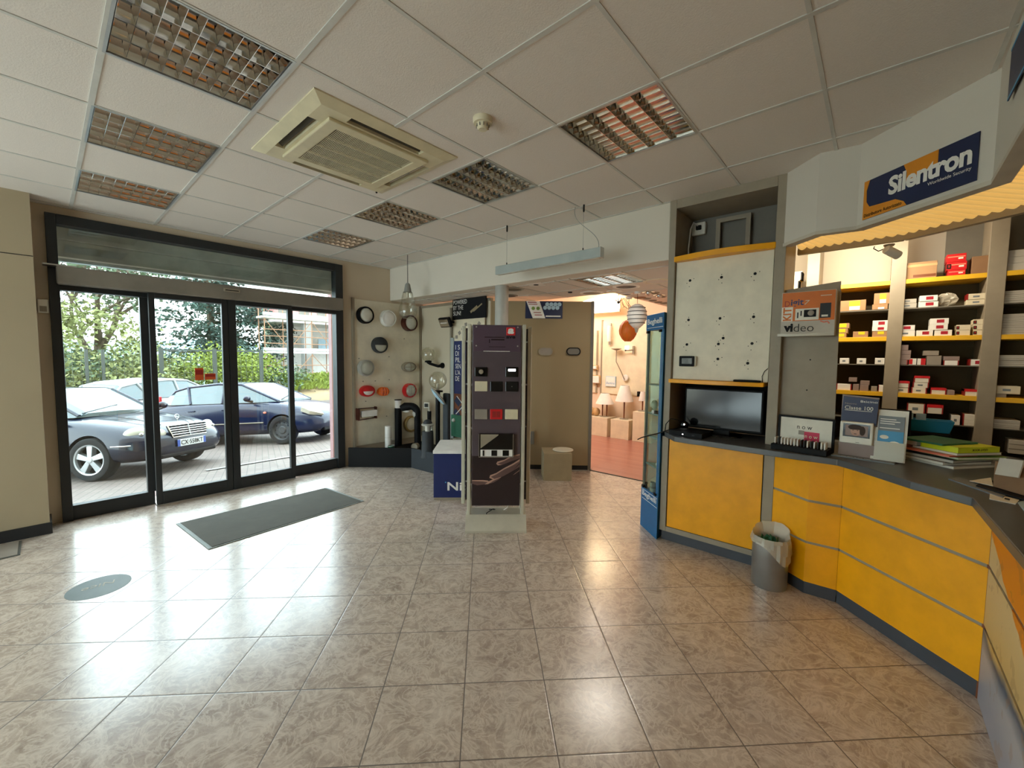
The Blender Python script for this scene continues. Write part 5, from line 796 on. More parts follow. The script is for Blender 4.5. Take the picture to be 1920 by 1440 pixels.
for i in range(N+1):
    a_, c_ = along(fr, i/N), along(bk, i/N); ph = (i % 6)/6
    for j in range(J+1): p = a_.lerp(c_, j/J); vs.append((p.x, p.y, SZ+.015-.030*math.sin(PI*j/J)*0-.02*math.sin(PI*ph)+.05*j/J))
fs = [(i*(J+1)+j, (i+1)*(J+1)+j, (i+1)*(J+1)+j+1, i*(J+1)+j+1) for i in range(N) for j in range(J)]
t = thing('luminous_panel', 'glowing yellow ribbed light panel under the white soffit over the counter', 'light panel'); obj('ribbed_diffuser', B().add(vs, fs), 'luminous_louvre', t, fix=False)
b = B()
for k in range(len(bk)-1): p, q = bk[k], bk[k+1]; n2 = inset(p, q, .03); b.prism([(p[0]-n2.x*.5, p[1]-n2.y*.5), (q[0]-n2.x*.5, q[1]-n2.y*.5), (q[0]+n2.x, q[1]+n2.y), (p[0]+n2.x, p[1]+n2.y)], SZ+.012, SZ+.085)
obj('rear_rail', b, 'unit_grey', t)
sd = Vector((S[3][0]-S[2][0], S[3][1]-S[2][1], 0)); sl = sd.length; sd.normalize(); sa_ = math.atan2(sd.y, sd.x); sn = Vector((sd.y, -sd.x, 0)); s0 = Vector((S[2][0], S[2][1], 0))
a = s0+sd*.045; t = thing('shop_sign', 'navy and orange sign with large white lettering on the soffit', 'sign', (a.x+sn.x*.003, a.y+sn.y*.003, 2.482), sa_); w_, h_ = .582, .228
obj('sheet', B().box(0, -.004, 0, w_, 0, h_), 'sign_navy', t)
q = B().plate([(0, 0), (w_*.45, 0), (w_*.42, h_*.12), (w_*.34, h_*.24), (w_*.2, h_*.27), (w_*.07, h_*.3), (w_*.035, h_*.45), (w_*.03, h_*.75), (w_*.06, h_), (0, h_)], -.0055, -.004); obj('orange_field', q, 'sign_orange', t)
q = B().plate([(w_*.40, h_), (w_*.70, h_), (w_*.70, h_*.66), (w_*.43, h_*.58), (w_*.435, h_*.78)], -.0055, -.004); obj('orange_field', q, 'sign_orange', t)
text('lettering', 'Silentron', 'white', t, (.155, -.007, .088), w=.405, h=.105, bold=.035, sp=.95); text('lettering', 'Worldwide Security', 'white', t, (.365, -.0062, .055), w=.195, h=.022); text('lettering', 'Distributore Autorizzato', 'soft_black', t, (.01, -.0062, .012), w=.225, h=.02, bold=.01)
t = thing('blue_sign', 'blue sign on the soffit, cut off at the picture edge', 'sign', (.343, 2.60, 2.66), -HP); obj('sheet', B().box(0, -.004, 0, .4, 0, .2), 'sign_navy', t); obj('sign_border', B().box(0, -.005, 0, .4, -.004, .01).box(0, -.005, .19, .4, -.004, .2), 'sky_blue', t)
p = onZ(1667, 460, SZ+.05); t = thing('security_camera', 'white bullet security camera hung under the glowing panel', 'security camera', (p.x, p.y, SZ+.055)); obj('mount', B().lathe([(0, 0), (.035, 0), (.03, -.012), (0, -.014)], 20), 'unit_grey', t, smooth=40)
obj('arm', B().tube([(0, 0, -.01), (0, 0, -.04)], .008, 8), 'white_plastic', t); q = B().lathe([(0, -.055), (.028, -.055), (.032, -.05), (.032, .055), (0, .05)], 24); q.xf(Matrix.Translation((.02, -.02, -.065)) @ Matrix.Rotation(.75, 4, 'Z') @ Matrix.Rotation(2.0, 4, 'Y')); obj('housing', q, 'white_plastic', t, smooth=40)
q = B().lathe([(0, .051), (.027, .052), (.028, .058), (0, .0575)], 24); q.xf(Matrix.Translation((.02, -.02, -.065)) @ Matrix.Rotation(.75, 4, 'Z') @ Matrix.Rotation(2.0, 4, 'Y')); obj('lens', q, 'black_gloss', t); obj('cable', B().tube([(-.005, 0, -.02), (-.06, .0, -.04), (-.09, .0, -.015), (-.085, 0, 0)], .004, 6), 'soft_black', t)
# ---------------------------------------------------------------- shelving with boxes
SY = 5.0; UX = [-1.07, -.51, .105, .675, 1.25]
t = thing('shelf_unit', 'grey wall shelving with yellow and glass shelves behind the counter', 'shelving', (0, SY, 0))
for x in UX: obj('upright', B().box(x-.05, 0, 0, x+.05, .34, 2.80), 'unit_grey', t, bev=.003)
for i in range(len(UX)-1):
    for z0 in (2.33, 1.835, 1.338): obj('shelf', B().box(UX[i]+.05, .005, z0-.038, UX[i+1]-.05, .33, z0), 'shelf_yellow', t, bev=.002)
    for z0 in (2.082, 1.587, 1.09): obj('glass_shelf', B().box(UX[i]+.05, .03, z0-.008, UX[i+1]-.05, .33, z0), 'unit_dark', t)
    obj('base_shelf', B().box(UX[i]+.05, .005, .80, UX[i+1]-.05, .33, .84), 'unit_dark', t)
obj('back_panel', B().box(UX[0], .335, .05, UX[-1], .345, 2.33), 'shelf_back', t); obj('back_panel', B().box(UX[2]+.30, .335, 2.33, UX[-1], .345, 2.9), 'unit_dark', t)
Z = [2.33, 1.835, 1.338, 2.082, 1.587, 1.09, .84]; tops = []
KIND = {'c': ('carton', .2), 'C': ('carton', .22), 'w': ('white', .16), 'p': ('paper', .18), 'r': ('red', .15), 'R': ('paper', .15), 's': ('paper_grey', .14), 'y': ('cream', .13), 'd': ('carton_dark', .18), 'g': ('paper_grey', .22), 'k': ('taupe', .15), 'b': ('mauve', .14)}
def sbox(k, x0, y0, x1, y1, lab, marks=''):
    Y = SY+.025; a, c = onY(x0, y1, Y), onY(x1, y0, Y); zb = onY((x0+x1)/2, y1, Y).z; h = max(.018, onY((x0+x1)/2, y0, Y).z-zb); w_ = c.x-a.x; z0_ = zb
    cand = [zz for zz in Z if abs(zz-zb) < .045]+[tz for (tx0, tx1, tz) in tops if tx0 < (a.x+c.x)/2 < tx1 and abs(tz-zb) < .04]
    if cand: zb = min(cand, key=lambda v: abs(v-z0_)-(.035 if v not in Z else 0))
    mt, d = KIND[k]; t = thing({'p': 'paper_bundle', 'g': 'catalogue_pile'}.get(k, 'parts_box') if k != 'g' else 'flat_carton', lab, 'box', (a.x, Y+R.random()*.008, zb+.0006), 0, 'boxes on the shelving')
    obj('carton', B().box(0, 0, 0, w_, d, h-.001), mt, t, bev=.0015, seg=1); tops.append((a.x-.004, c.x+.004, zb+h))
    if 'Y' in marks: obj('yellow_sticker', B().box(w_*.36, -.0012, h*.45, w_*.78, 0, h*.92), 'label_yellow', t)
    if 'F' in marks: obj('yellow_sticker', B().box(w_*.04, -.0012, h*.2, w_*.75, 0, h*.9), 'label_yellow', t)
    if 'W' in marks: obj('white_sticker', B().box(w_*.38, -.0012, h*.08, w_*.78, 0, h*.42), 'white', t)
    if 'L' in marks: obj('red_label', B().box(w_*.36, -.0012, h*.25, w_*.76, 0, h*.78), 'label_red', t)
    if 'T' in marks: obj('red_lid', B().box(-.001, -.0015, h*.66, w_+.001, d, h), 'red', t)
    if 'E' in marks: obj('red_edge', B().box(-.001, -.001, 0, w_*.06, d, h).box(w_*.93, -.001, 0, w_+.001, d, h), 'dark_red', t)
    if 'P' in marks: obj('printed_mark', B().box(w_*.3, -.0012, h*.35, w_*.62, 0, h*.62), 'brochure_grey', t)
    if 'S' in marks: obj('red_stripe', B().box(w_*.0, -.0012, h*.1, w_*.22, 0, h*.9).box(w_*.72, -.0012, 0, w_, 0, h), 'red', t); obj('dark_stripe', B().box(w_*.45, -.0012, .0, w_*.5, 0, h), 'soft_black', t)
    if 'H' in marks: obj('lettering_bar', B().box(w_*.35, -.0012, h*.08, w_*.98, 0, h*.24), 'wood', t); obj('tape', B().box(0, -.001, h*.72, w_, 0, h*.86), 'tan', t)
    if 'B' in marks: obj('black_corner', B().box(w_*.0, -.0012, h*.15, w_*.22, 0, h*.75), 'soft_black', t); obj('red_square', B().box(w_*.06, -.002, h*.3, w_*.17, -.001, h*.65), 'dark_red', t)
    if 'V' in marks: obj('white_bar', B().box(w_*.05, -.0012, h*.55, w_*.95, 0, h*.7), 'salmon', t); obj('light_tag', B().box(w_*.6, -.0018, h*.3, w_*.85, 0, h*.5), 'paper', t)
    if 'G' in marks: obj('edge_lines', B().box(0, -.001, h*.3, w_, 0, h*.36).box(0, -.001, h*.66, w_, 0, h*.7), 'unit_dark', t)
    return t
rows = '''c 1574 563 1624 583|long carton with yellow and white stickers, first glass shelf, next to the grey board|YW
c 1635 570 1665 580|flat carton with white sticker under the taller one, first glass shelf bay by the board|W
c 1638 549 1669 570|carton with yellow and white stickers topmost by the upright, first glass shelf|YW
c 1572 623 1587 631|lowest of three little yellow-faced cartons beside the boxed kit|F
c 1572 613 1590 622|middle of three little yellow-faced cartons beside the boxed kit|F
c 1572 601 1593 611|topmost of three little yellow-faced cartons beside the boxed kit|F
c 1599 620 1628 631|single flat carton with a yellow sticker in the bay middle|Y
c 1635 620 1664 631|carton with yellow sticker under two white boxes|Y
w 1635 610 1665 619|white box with red label resting on the yellow stickered carton|L
w 1636 598 1667 609|white box with red label topmost over the yellow stickered carton|L
C 1689 491 1758 522|long open-topped brown carton on the top yellow shelf|H
r 1777 504 1811 515|lowest of three red boxes on the top yellow shelf|V
r 1775 489 1814 504|middle of three red boxes on the top yellow shelf|VB
r 1775 473 1813 488|topmost of three red boxes on the top yellow shelf|V
d 1821 478 1863 511|square brown carton beside the red boxes on the top shelf|
g 1882 491 1935 505|lowest of three white flat boxes on the top shelf by the frame edge|
g 1882 479 1935 491|middle of three white flat boxes on the top shelf by the frame edge|
g 1882 466 1935 479|topmost of three white flat boxes on the top shelf by the frame edge|
s 1685 568 1719 577|silvery box at the shelf end, lower of the pair|P
s 1686 559 1719 567|silvery box at the shelf end, upper of the pair|P
w 1722 565 1760 576|white box with red label, lower of the pair beside the silvery boxes|L
w 1724 553 1759 564|white box with red label, upper of the pair beside the silvery boxes|L
y 1812 561 1852 571|cream carton, lower of the torn pair on the glass shelf|P
y 1813 550 1852 561|cream carton, upper of the torn pair on the glass shelf|PE
w 1682 619 1716 630|plain white box under a red-labelled one at the upright|P
w 1682 608 1716 618|white box with red label lying on the plain white box|L
w 1718 617 1750 628|white box with red label alone between two stacks|L
w 1752 616 1786 627|white box with orange red label at the bottom of the three-high stack|L
w 1743 604 1778 615|white box with red label in the middle of the three-high stack|L
w 1744 593 1780 604|white box with red label on top of the three-high stack|L
y 1793 617 1820 627|pale yellow carton, lower of two before the yellow stack|B
y 1793 606 1821 616|pale yellow carton, upper of two before the yellow stack|B
y 1825 616 1855 626|pale yellow carton with black corner, lowest of three by the upright|B
y 1825 605 1855 615|pale yellow carton with black corner, middle of three by the upright|B
y 1825 594 1855 604|pale yellow carton with black corner, topmost of three by the upright|B
w 1574 671 1592 682|small white box next to the grey board on the lower glass shelf|P
w 1606 672 1624 683|small white box in the middle of the lower glass shelf|P
w 1640 671 1659 683|small white box close to the upright on the lower glass shelf|P
b 1679 674 1702 683|lowest pinkish box of the four-high stack on the lower glass shelf|E
b 1685 663 1708 673|pinkish box second from the bottom of the four-high stack|
b 1683 653 1709 661|pinkish box third from the bottom of the four-high stack|
b 1681 642 1704 652|pinkish box on top of the four-high stack|
w 1704 671 1736 683|white box with red ends and black stripe|S
k 1737 666 1766 684|dull grey carton, lower one beside the red striped box|
k 1731 657 1761 666|dull grey carton, upper one leaning over the lower|
w 1769 675 1798 684|white box under a pinkish one, middle of the lower glass shelf|E
b 1769 666 1800 674|pinkish box lying on a white box, lower glass shelf|
w 1818 673 1848 685|white box with red end by the upright, lower glass shelf|LE
w 1568 718 1597 729|white box with red top at the board end of the third yellow shelf|E
b 1599 717 1611 729|small mauve box beside the white one on the third yellow shelf|
b 1591 708 1607 716|flat mauve box lying across the white and mauve ones|
b 1612 718 1629 729|mauve box under its twin on the third yellow shelf|
b 1613 709 1631 717|mauve box on top of its twin on the third yellow shelf|
k 1633 721 1645 730|low dark box near the upright, third yellow shelf|
w 1647 719 1659 731|white box with red base next to the upright, third yellow shelf|E
R 1676 724 1705 734|white box with red edges, lower of two, third yellow shelf|EP
R 1678 712 1706 724|white box with red lid, upper of two, third yellow shelf|TE
R 1709 724 1738 735|white box with red edges at the bottom of the three-high red stack|EP
R 1712 714 1742 724|white box with red edges in the middle of the three-high red stack|EP
R 1714 701 1744 713|white box with bright red lid on top of the three-high red stack|TE
R 1745 724 1775 736|red-lidded white box beside the three-high red stack|TE
b 1776 726 1791 735|low mauve box behind the red-lidded one|
R 1808 727 1840 739|red-lidded box with its lid propped open|TE
R 1700 757 1735 776|long cream box over the blue tray, lowest glass shelf|EP
R 1737 759 1769 776|cream box with red edges over the blue tray, lowest glass shelf|TE
w 1783 778 1801 796|white box half hidden by the blue tray|P
R 1805 787 1838 798|white box with red edges, lower of two near the upright, lowest glass shelf|E
R 1806 775 1840 786|white box with red edges, upper of two near the upright, lowest glass shelf|E
g 1880 555 1935 567|lower flat white carton on the glass shelf at the frame edge|G
g 1880 543 1935 554|upper flat white carton on the glass shelf at the frame edge|G
g 1875 616 1935 626|lowest flat bundle of the tall pile at the frame edge|G
g 1877 605 1935 615|flat bundle second up in the tall pile at the frame edge|G
g 1880 594 1935 604|flat bundle third up in the tall pile at the frame edge|G
g 1881 584 1935 593|tilted looking flat bundle topping the tall pile at the frame edge|G
g 1871 675 1935 686|lower grey bundle on the glass shelf beside the last upright|G
g 1872 664 1935 674|upper grey bundle on the glass shelf beside the last upright|G
k 1866 734 1888 741|small low carton under the cream box by the last upright|
y 1866 718 1915 733|long cream box with faint print by the last upright|P
g 1861 795 1913 804|lower flat bundle on the lowest glass shelf by the last upright|G
g 1862 787 1914 795|upper flat bundle on the lowest glass shelf by the last upright|G
s 1890 826 1935 852|grey box low behind the lime book|G'''
for l in rows.split('\n'):
    a_, lab, mk = l.split('|'); k, *xy = a_.split(); sbox(k, *map(float, xy), lab, mk)
pb = onY(1775, 572, SY+.05); t = tag(obj('plastic_bag', B().sph((pb.x, SY+.1, 2.083+.055), .065, 14, 8, (1, .6, .85)), 'plastic_film', smooth=False), 'crumpled clear plastic bag on the first glass shelf', 'bag')
for v in t.data.vertices: v.co += Vector((R.random()-.5, R.random()-.5, R.random()*.6))*.02
for i, (x0, x1, z0, z1, mt, lab) in enumerate(((-.80, -.62, 0, .085, 'cream', 'white printed box under another on the top shelf behind the soffit end'), (-.79, -.60, .086, .17, 'cream', 'white printed box stacked on its twin behind the soffit end'), (-.90, -.81, 0, .26, 'label_yellow', 'upright yellow box on the top shelf behind the soffit end'))):
    t = thing('parts_box', lab, 'box', (x0, SY+.03, 2.331+z0)); obj('carton', B().box(0, 0, 0, x1-x0, .16, z1-z0), mt, t, bev=.002); obj('dark_end', B().box(x1-x0-.012, -.001, 0, x1-x0, .1, (z1-z0)*.9), 'soft_black', t)
# ---------------------------------------------------------------- mats and floor decal
P4 = [onZ(*p, 0) for p in ((330, 983), (391, 1031), (683, 940), (612, 915))]
t = thing('entrance_mat', 'large dark grey entrance mat with pale border before the doors', 'mat'); cx = sum((p for p in P4), Vector())/4; obj('border', B().prism([(p.x, p.y) for p in P4], .001, .007), 'mat_edge', t, bev=.002); q = [p+(cx-p).normalized()*.035 for p in P4]; obj('pile', B().prism([(p.x, p.y) for p in q], .006, .011), 'mat_fibre', t)
t = thing('small_mat', 'worn brown mat at the closet foot, cut off by the picture edge', 'mat', (-5.4, -.185, 0)); obj('border', B().box(0, -.9, .001, .37, 0, .006), 'mat_fibre', t); obj('pile', B().box(.015, -.885, .005, .355, -.015, .009), 'taupe', t)
p = onZ(186, 1100, 0); t = thing('floor_decal', 'grey oval decal with pale writing stuck on the floor tiles', 'decal', (p.x, p.y, 0), 1.6); obj('decal_sheet', B().lathe([(0, .0012), (1, .0012), (1, .0004), (0, .0004)][::-1], 40, ex=.165, ey=.165), 'decal', t); text('lettering', 'Nice', 'paper_grey', t, (.085, .045, .0016), w=.17, h=.055, rot=(0, 0, PI), shear=.2)
# ---------------------------------------------------------------- outside
SLP = .085
def gz(x): return max(-.519, -.06+SLP*(x+6.1))
b = B(); xs_ = [-6.05, -11.5, -30]
b.add([(x, y, gz(x)) for x in xs_ for y in (-40, 40)]+[(x, y, -1.2) for x in xs_ for y in (-40, 40)], [(0, 1, 3, 2), (2, 3, 5, 4), (6, 8, 9, 7), (8, 10, 11, 9), (0, 6, 7, 1), (4, 5, 11, 10), (0, 2, 8, 6), (2, 4, 10, 8), (1, 7, 9, 3), (3, 9, 11, 5)]); struct('pavement', b, 'pavers')
struct('door_sill', B().box(-6.05, .06, -.1, -5.75, 2.84, -.002), 'concrete')
b = B(); kx = lambda y: -7.62-.012*y; b.add([(kx(1.6), 1.6, gz(-7.62)+.012), (kx(9), 9, gz(-7.7)+.012), (kx(9)-.12, 9, gz(-7.82)+.012), (kx(1.6)-.12, 1.6, gz(-7.74)+.012)], [(0, 1, 2, 3)]); struct('kerb', b, 'kerb')
b = B().box(-6.5, 2.99, -.15, -6.40, 3.07, 3.2); struct('pillar_2', b, 'red_post')
ws = B().add([(-30, -60, -3), (-30, 60, -3), (-30, 60, gz(-30)), (-30, -60, gz(-30)), (-140, -160, -12), (-140, 160, -12)], [(3, 2, 5, 4)]); struct('terrain', ws, 'grass', fix=False)
R5 = random.Random(9); vs = []
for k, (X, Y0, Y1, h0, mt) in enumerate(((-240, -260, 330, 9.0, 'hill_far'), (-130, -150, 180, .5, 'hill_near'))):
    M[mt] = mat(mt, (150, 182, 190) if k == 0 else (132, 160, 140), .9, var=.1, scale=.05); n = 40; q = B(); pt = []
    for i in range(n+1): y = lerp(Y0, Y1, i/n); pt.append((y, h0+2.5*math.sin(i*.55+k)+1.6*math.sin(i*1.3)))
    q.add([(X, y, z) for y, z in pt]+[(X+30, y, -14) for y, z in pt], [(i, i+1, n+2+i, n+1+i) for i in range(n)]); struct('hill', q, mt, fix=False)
def copy_mesh_at(o): return o
# -- cars, all lofted from the same routine
def smooth_noise(): return 0
def car(name, label, loc, head, body, P):
    t = thing(name, label, 'car'); t.matrix_world = Matrix.Translation(loc) @ Matrix.Rotation(-math.atan(SLP) if loc[0] > -11 else 0, 4, 'Y') @ Matrix.Rotation(head, 4, 'Z')
    vs = []; fs = []; n = 13
    for (x, zb, w, zs, ws, zt, wt) in P['st']:
        zm = zb+(zs-zb)*.55; half = [(0, zb), (w*.82, zb), (w*.98, zb+.09), (w, zm), (ws, zs), (wt, zt-.012), (0, zt)]
        vs += [(x, y, z) for y, z in half]+[(x, -y, z) for y, z in half[-2:0:-1]]
    n = 12; N = len(P['st'])
    for i in range(N-1):
        for j in range(n): fs.append((i*n+j, i*n+(j+1) % n, (i+1)*n+(j+1) % n, (i+1)*n+j))
    fs += [tuple(range(n)), tuple(range((N-1)*n, N*n))[::-1]]
    bo = obj('body', B().add(vs, fs), [body, 'trim_black'], t, smooth=True, sub=2); bake(bo)
    WB = P['wb']; cut = B()
    for x in (0, -WB):
        for s in (-1, 1): cut.lathe([(0, -.14), (.355, -.14), (.355, .14), (0, .14)], 32, (x, s*.80, .315), axis='Y')
    co = obj('arch_cutter', cut, 'trim_black', t); md = bo.modifiers.new('cut', 'BOOLEAN'); md.operation = 'DIFFERENCE'; md.object = co; md.solver = 'EXACT'; md.material_mode = 'INDEX' if hasattr(md, 'material_mode') and False else md.material_mode
    bpy.context.view_layer.update(); bake(bo); bpy.data.objects.remove(co); bo.data.shade_smooth(); bo.data.set_sharp_from_angle(angle=math.radians(42))
    # greenhouse: glass with a painted roof and pillars
    cs = P['cab']; g = B(); rf = B(); k4 = []
    for (x, wb, zb, wt, zt) in cs: k4.append([(x, wb, zb), (x, wt, zt-.035), (x, wt*.8, zt), (x, 0, zt+.012), (x, -wt*.8, zt), (x, -wt, zt-.035), (x, -wb, zb)])
    for i in range(len(cs)-1):
        for j in range(6):
            roof = 1 <= j <= 4 and P['roof'][0] <= i < P['roof'][1]; (rf if roof else g).add([k4[i][j], k4[i][j+1], k4[i+1][j+1], k4[i+1][j]], [(0, 1, 2, 3)])
    for e in (0, -1): g.add(k4[e], [tuple(range(7))])
    obj('window_glass', g, 'car_glass', t, smooth=35); rf_ = B().add([(x, y, z+.006) for x, y, z in rf.v], rf.f); obj('roof', rf_, body, t, smooth=60, fix=True)
    pil = []
    for i in range(len(cs)-1):
        for s in (1, 5): pil.append(([k4[i][s], k4[i+1][s]], .026, 8))
    for x0, fr_ in P['pil']:
        for s in (-1, 1):
            i = max(k for k in range(len(cs)-1) if cs[k][0] >= x0); f_ = (cs[i][0]-x0)/(cs[i][0]-cs[i+1][0]); wb = lerp(cs[i][1], cs[i+1][1], f_); zb = lerp(cs[i][2], cs[i+1][2], f_); wt = lerp(cs[i][3], cs[i+1][3], f_); zt = lerp(cs[i][4], cs[i+1][4], f_)
            pil.append(([(x0+fr_, s*(wb+.002), zb), (x0, s*(wt+.004), zt-.03)], .03, 8))
    for i in (0, len(cs)-2):
        for s in (0, 6): pil.append(([k4[i][s], k4[i+1][s]], .022, 8)) if abs(k4[i][s][2]-k4[i+1][s][2]) > .05 else None
    for pts_, r_, sg_ in pil: obj('window_pillar', B().tube(pts_, r_, sg_), body, t, smooth=60)
    for s in (-1, 1):
        tr = B().tube([(P['cab'][0][0]-.15, s*(P['cab'][1][1]+.03), P['cab'][1][2]-.02), (P['cab'][-1][0]+.3, s*(P['cab'][-2][1]+.03), P['cab'][-2][2]-.01)], .012, 6); obj('belt_trim', tr, 'trim_black', t, smooth=60)
        mr = obj('mirror', B().sph((P['mir'], s*.93, P['cab'][0][2]+.10), .09, 16, 10, (.6, 1.05, .75)), body, t, smooth=True); obj('mirror_stalk', B().tube([(P['mir']+.02, s*.80, P['cab'][0][2]+.03), (P['mir'], s*.93, P['cab'][0][2]+.06)], .03, 8), 'trim_black', mr)
        obj('side_strip', B().tube([(-.42, s*(P['hw']+.002), .50), (-WB+.42, s*(P['hw']+.004), .50)], .012, 6), P['strip'], t)
        for x in P['handle']: obj('door_handle', B().bc((x, s*(P['hw']-.01), P['hz']), (.17, .03, .03)), body, t, bev=.008)
    for x in (0, -WB):
        for s in (-1, 1):
            W = thing('wheel', None, None); W.parent = t; W.location = (x, s*.755, .315); W.rotation_euler = (0, 0, 0 if s < 0 else PI)
            if x == 0 and P.get('steer'): W.rotation_euler.z += P['steer']
            obj('tyre', B().lathe([(.215, -.09), (.27, -.1), (.30, -.092), (.315, -.07), (.315, .07), (.30, .092), (.27, .1), (.215, .09)], 40, axis='Y', cap=False), 'tyre', W, smooth=40)
            if P['alloy']:
                q = B().lathe([(.2, .06), (.205, .09), (.222, .096), (.226, .08), (.222, -.08)], 40, axis='Y', cap=False).lathe([(0, .03), (.2, .0)], 30, axis='Y', c=(0, .02, 0)); obj('rim', q, ['rim_alloy'], W, smooth=40, fix=False); q = B()
                for i in range(5):
                    a_ = 2*PI*i/5+.31; p1 = Vector((math.cos(a_), 0, math.sin(a_))); p2 = Vector((-p1.z, 0, p1.x)); y = Vector((0, -.085, 0)); r0, r1 = .04, .21
                    q.add([p1*r0+p2*.03+y, p1*r0-p2*.03+y, p1*r1-p2*.045+y*.9, p1*r1+p2*.045+y*.9, p1*r0+p2*.03-y*.2, p1*r0-p2*.03-y*.2, p1*r1-p2*.045-y*.1, p1*r1+p2*.045-y*.1], [(0, 1, 2, 3), (4, 7, 6, 5), (0, 4, 5, 1), (1, 5, 6, 2), (2, 6, 7, 3), (3, 7, 4, 0)])
                q.lathe([(0, .095), (.04, .093), (.055, .08), (.055, .02)][::-1], 20, axis='Y'); obj('spoke', q, 'rim_alloy', W, bev=.006); obj('rim_well', B().lathe([(0, .01), (.21, .01)], 30, axis='Y'), 'black', W)
            else:
                obj('rim', B().lathe([(0, .07), (.07, .07), (.09, .05), (.15, .055), (.19, .035), (.205, .06), (.222, .085), (.225, .05)][::-1], 36, axis='Y'), 'steel_wheel', W, smooth=30); q = B()
                for i in range(10): a_ = 2*PI*i/10; q.lathe([(0, 0), (.019, 0), (.019, .002), (0, .002)], 10, (.165*math.cos(a_), -.05, .165*math.sin(a_)), axis='Y')
                obj('rim_hole', q, 'black', W)
    return t
def ground(x, y): return (x, y, gz(x)+.003)
stM = [(.83, .33, .46, .47, .44, .53, .30), (.80, .26, .62, .52, .60, .60, .40), (.66, .22, .80, .60, .76, .70, .55), (.40, .20, .855, .70, .80, .80, .62), (0, .20, .864, .79, .83, .88, .66), (-.5, .20, .864, .86, .83, .955, .70), (-1.1, .20, .864, .90, .84, .95, .74), (-2.0, .20, .864, .92, .84, .95, .74), (-2.7, .20, .86, .93, .82, .97, .72), (-3.15, .22, .84, .92, .79, .98, .68), (-3.5, .27, .80, .88, .74, .95, .6), (-3.68, .36, .68, .80, .64, .84, .5)]
cabM = [(-.42, .66, .93, .60, .985), (-1.22, .74, .93, .57, 1.40), (-1.75, .75, .94, .57, 1.432), (-2.35, .74, .95, .55, 1.385), (-3.05, .68, .96, .56, 1.0)]
M['car_deep'] = mat('car_deep', (12, 24, 44), .2, .0, var=.03, coat=.25, spec=.35); M['car_blue'] = mat('car_blue', (16, 26, 56), .22, .0, var=.05, coat=.25, spec=.35); M['car_pale'] = mat('car_pale', (160, 166, 168), .3, var=.02)
t = car('sedan_car', 'dark sedan with twin oval headlights parked nose towards the glass doors', ground(-8.95, 1.06), .62, 'car_deep', dict(st=stM, cab=cabM, roof=(1, 3), wb=2.71, pil=[(-1.72, .03)], mir=-.62, hw=.858, strip='car_deep', handle=(-1.5,), hz=.80, alloy=True, steer=.1))
for s in (-1, 1):
    h = obj('headlight', B().sph((0, 0, 0), .1, 24, 14, (.9, 1.6, 1.05)).xf(Matrix.Translation((.55, s*.615, .64)) @ Matrix.Rotation(s*.6, 4, 'Z') @ Matrix.Rotation(.25, 4, 'Y')), 'head_glass', t, smooth=True); obj('inner_light', B().sph((0, 0, 0), .085, 22, 12, (.9, 1.3, .98)).xf(Matrix.Translation((.69, s*.43, .61)) @ Matrix.Rotation(s*.4, 4, 'Z')), 'head_glass', h, smooth=True)
    obj('light_core', B().sph((.645, s*.64, .635), .03, 12, 8), 'chrome', h, smooth=True); obj('fog_light', B().sph((.70, s*.58, .30), .045, 14, 8, (.9, 1.6, .7)), 'head_glass', t, smooth=True)
    obj('bumper_strip', B().tube([(.80, s*.34, .475), (.75, s*.6, .48), (.56, s*.83, .49), (.40, s*.868, .495)], .011, 6), 'chrome', t, smooth=True)
g = obj('grille', B().add([(.775, -.34, .72), (.775, .34, .72), (.815, .30, .545), (.815, -.30, .545), (.74, -.34, .72), (.74, .34, .72), (.78, .30, .545), (.78, -.30, .545)], [(0, 1, 2, 3), (4, 7, 6, 5), (0, 4, 5, 1), (1, 5, 6, 2), (2, 6, 7, 3), (3, 7, 4, 0)]), 'black', t)
q = B(); q.tube([(.78, -.345, .725), (.78, .345, .725), (.82, .305, .54), (.82, -.305, .54), (.78, -.345, .725)], .011, 6)
for k in range(1, 5): f_ = k/5; q.tube([(lerp(.785, .825, f_), -lerp(.34, .30, f_), lerp(.72, .545, f_)), (lerp(.785, .825, f_), lerp(.34, .30, f_), lerp(.72, .545, f_))], .008, 6)
q.tube([(.79, 0, .72), (.828, 0, .545)], .008, 6); obj('grille_slats', q, 'chrome', g, smooth=60)
q = B().tor((0, 0, .05), .036, .0045, 24, axis='X')
for a_ in (PI/2, PI/2+2*PI/3, PI/2+4*PI/3): q.tube([(0, 0, .05), (0, .034*math.cos(a_), .05+.034*math.sin(a_))], .004, 6)
q.tube([(0, 0, -.03), (0, 0, .015)], .006, 6); q.xf(Matrix.Translation((.60, 0, .80))); obj('hood_star', q, 'chrome', t, smooth=60)
pl = obj('number_plate', B().box(.842, -.26, .385, .85, .26, .495), 'plate_white', t, bev=.003); obj('plate_band', B().box(.8425, -.26, .387, .8515, -.215, .493).box(.8425, .215, .387, .8515, .26, .493), 'plate_blue', pl); text('plate_text', 'CX·558KT', 'soft_black', pl, (.8525, -.2, .405), w=.40, h=.072, rot=(PI/2, 0, HP), bold=.01)
obj('lower_intake', B().box(.70, -.5, .235, .815, .5, .30), 'black', t, bev=.02); obj('hood_crease', B().tube([(-.3, .42, .955), (.3, .38, .845), (.62, .30, .742)], .006, 5).tube([(-.3, -.42, .955), (.3, -.38, .845), (.62, -.30, .742)], .006, 5), 'trim_black', t); obj('wiper', B().tube([(-.43, -.55, .99), (-.60, .1, 1.09)], .008, 5).tube([(-.43, .05, .99), (-.60, .6, 1.06)], .008, 5), 'trim_black', t)
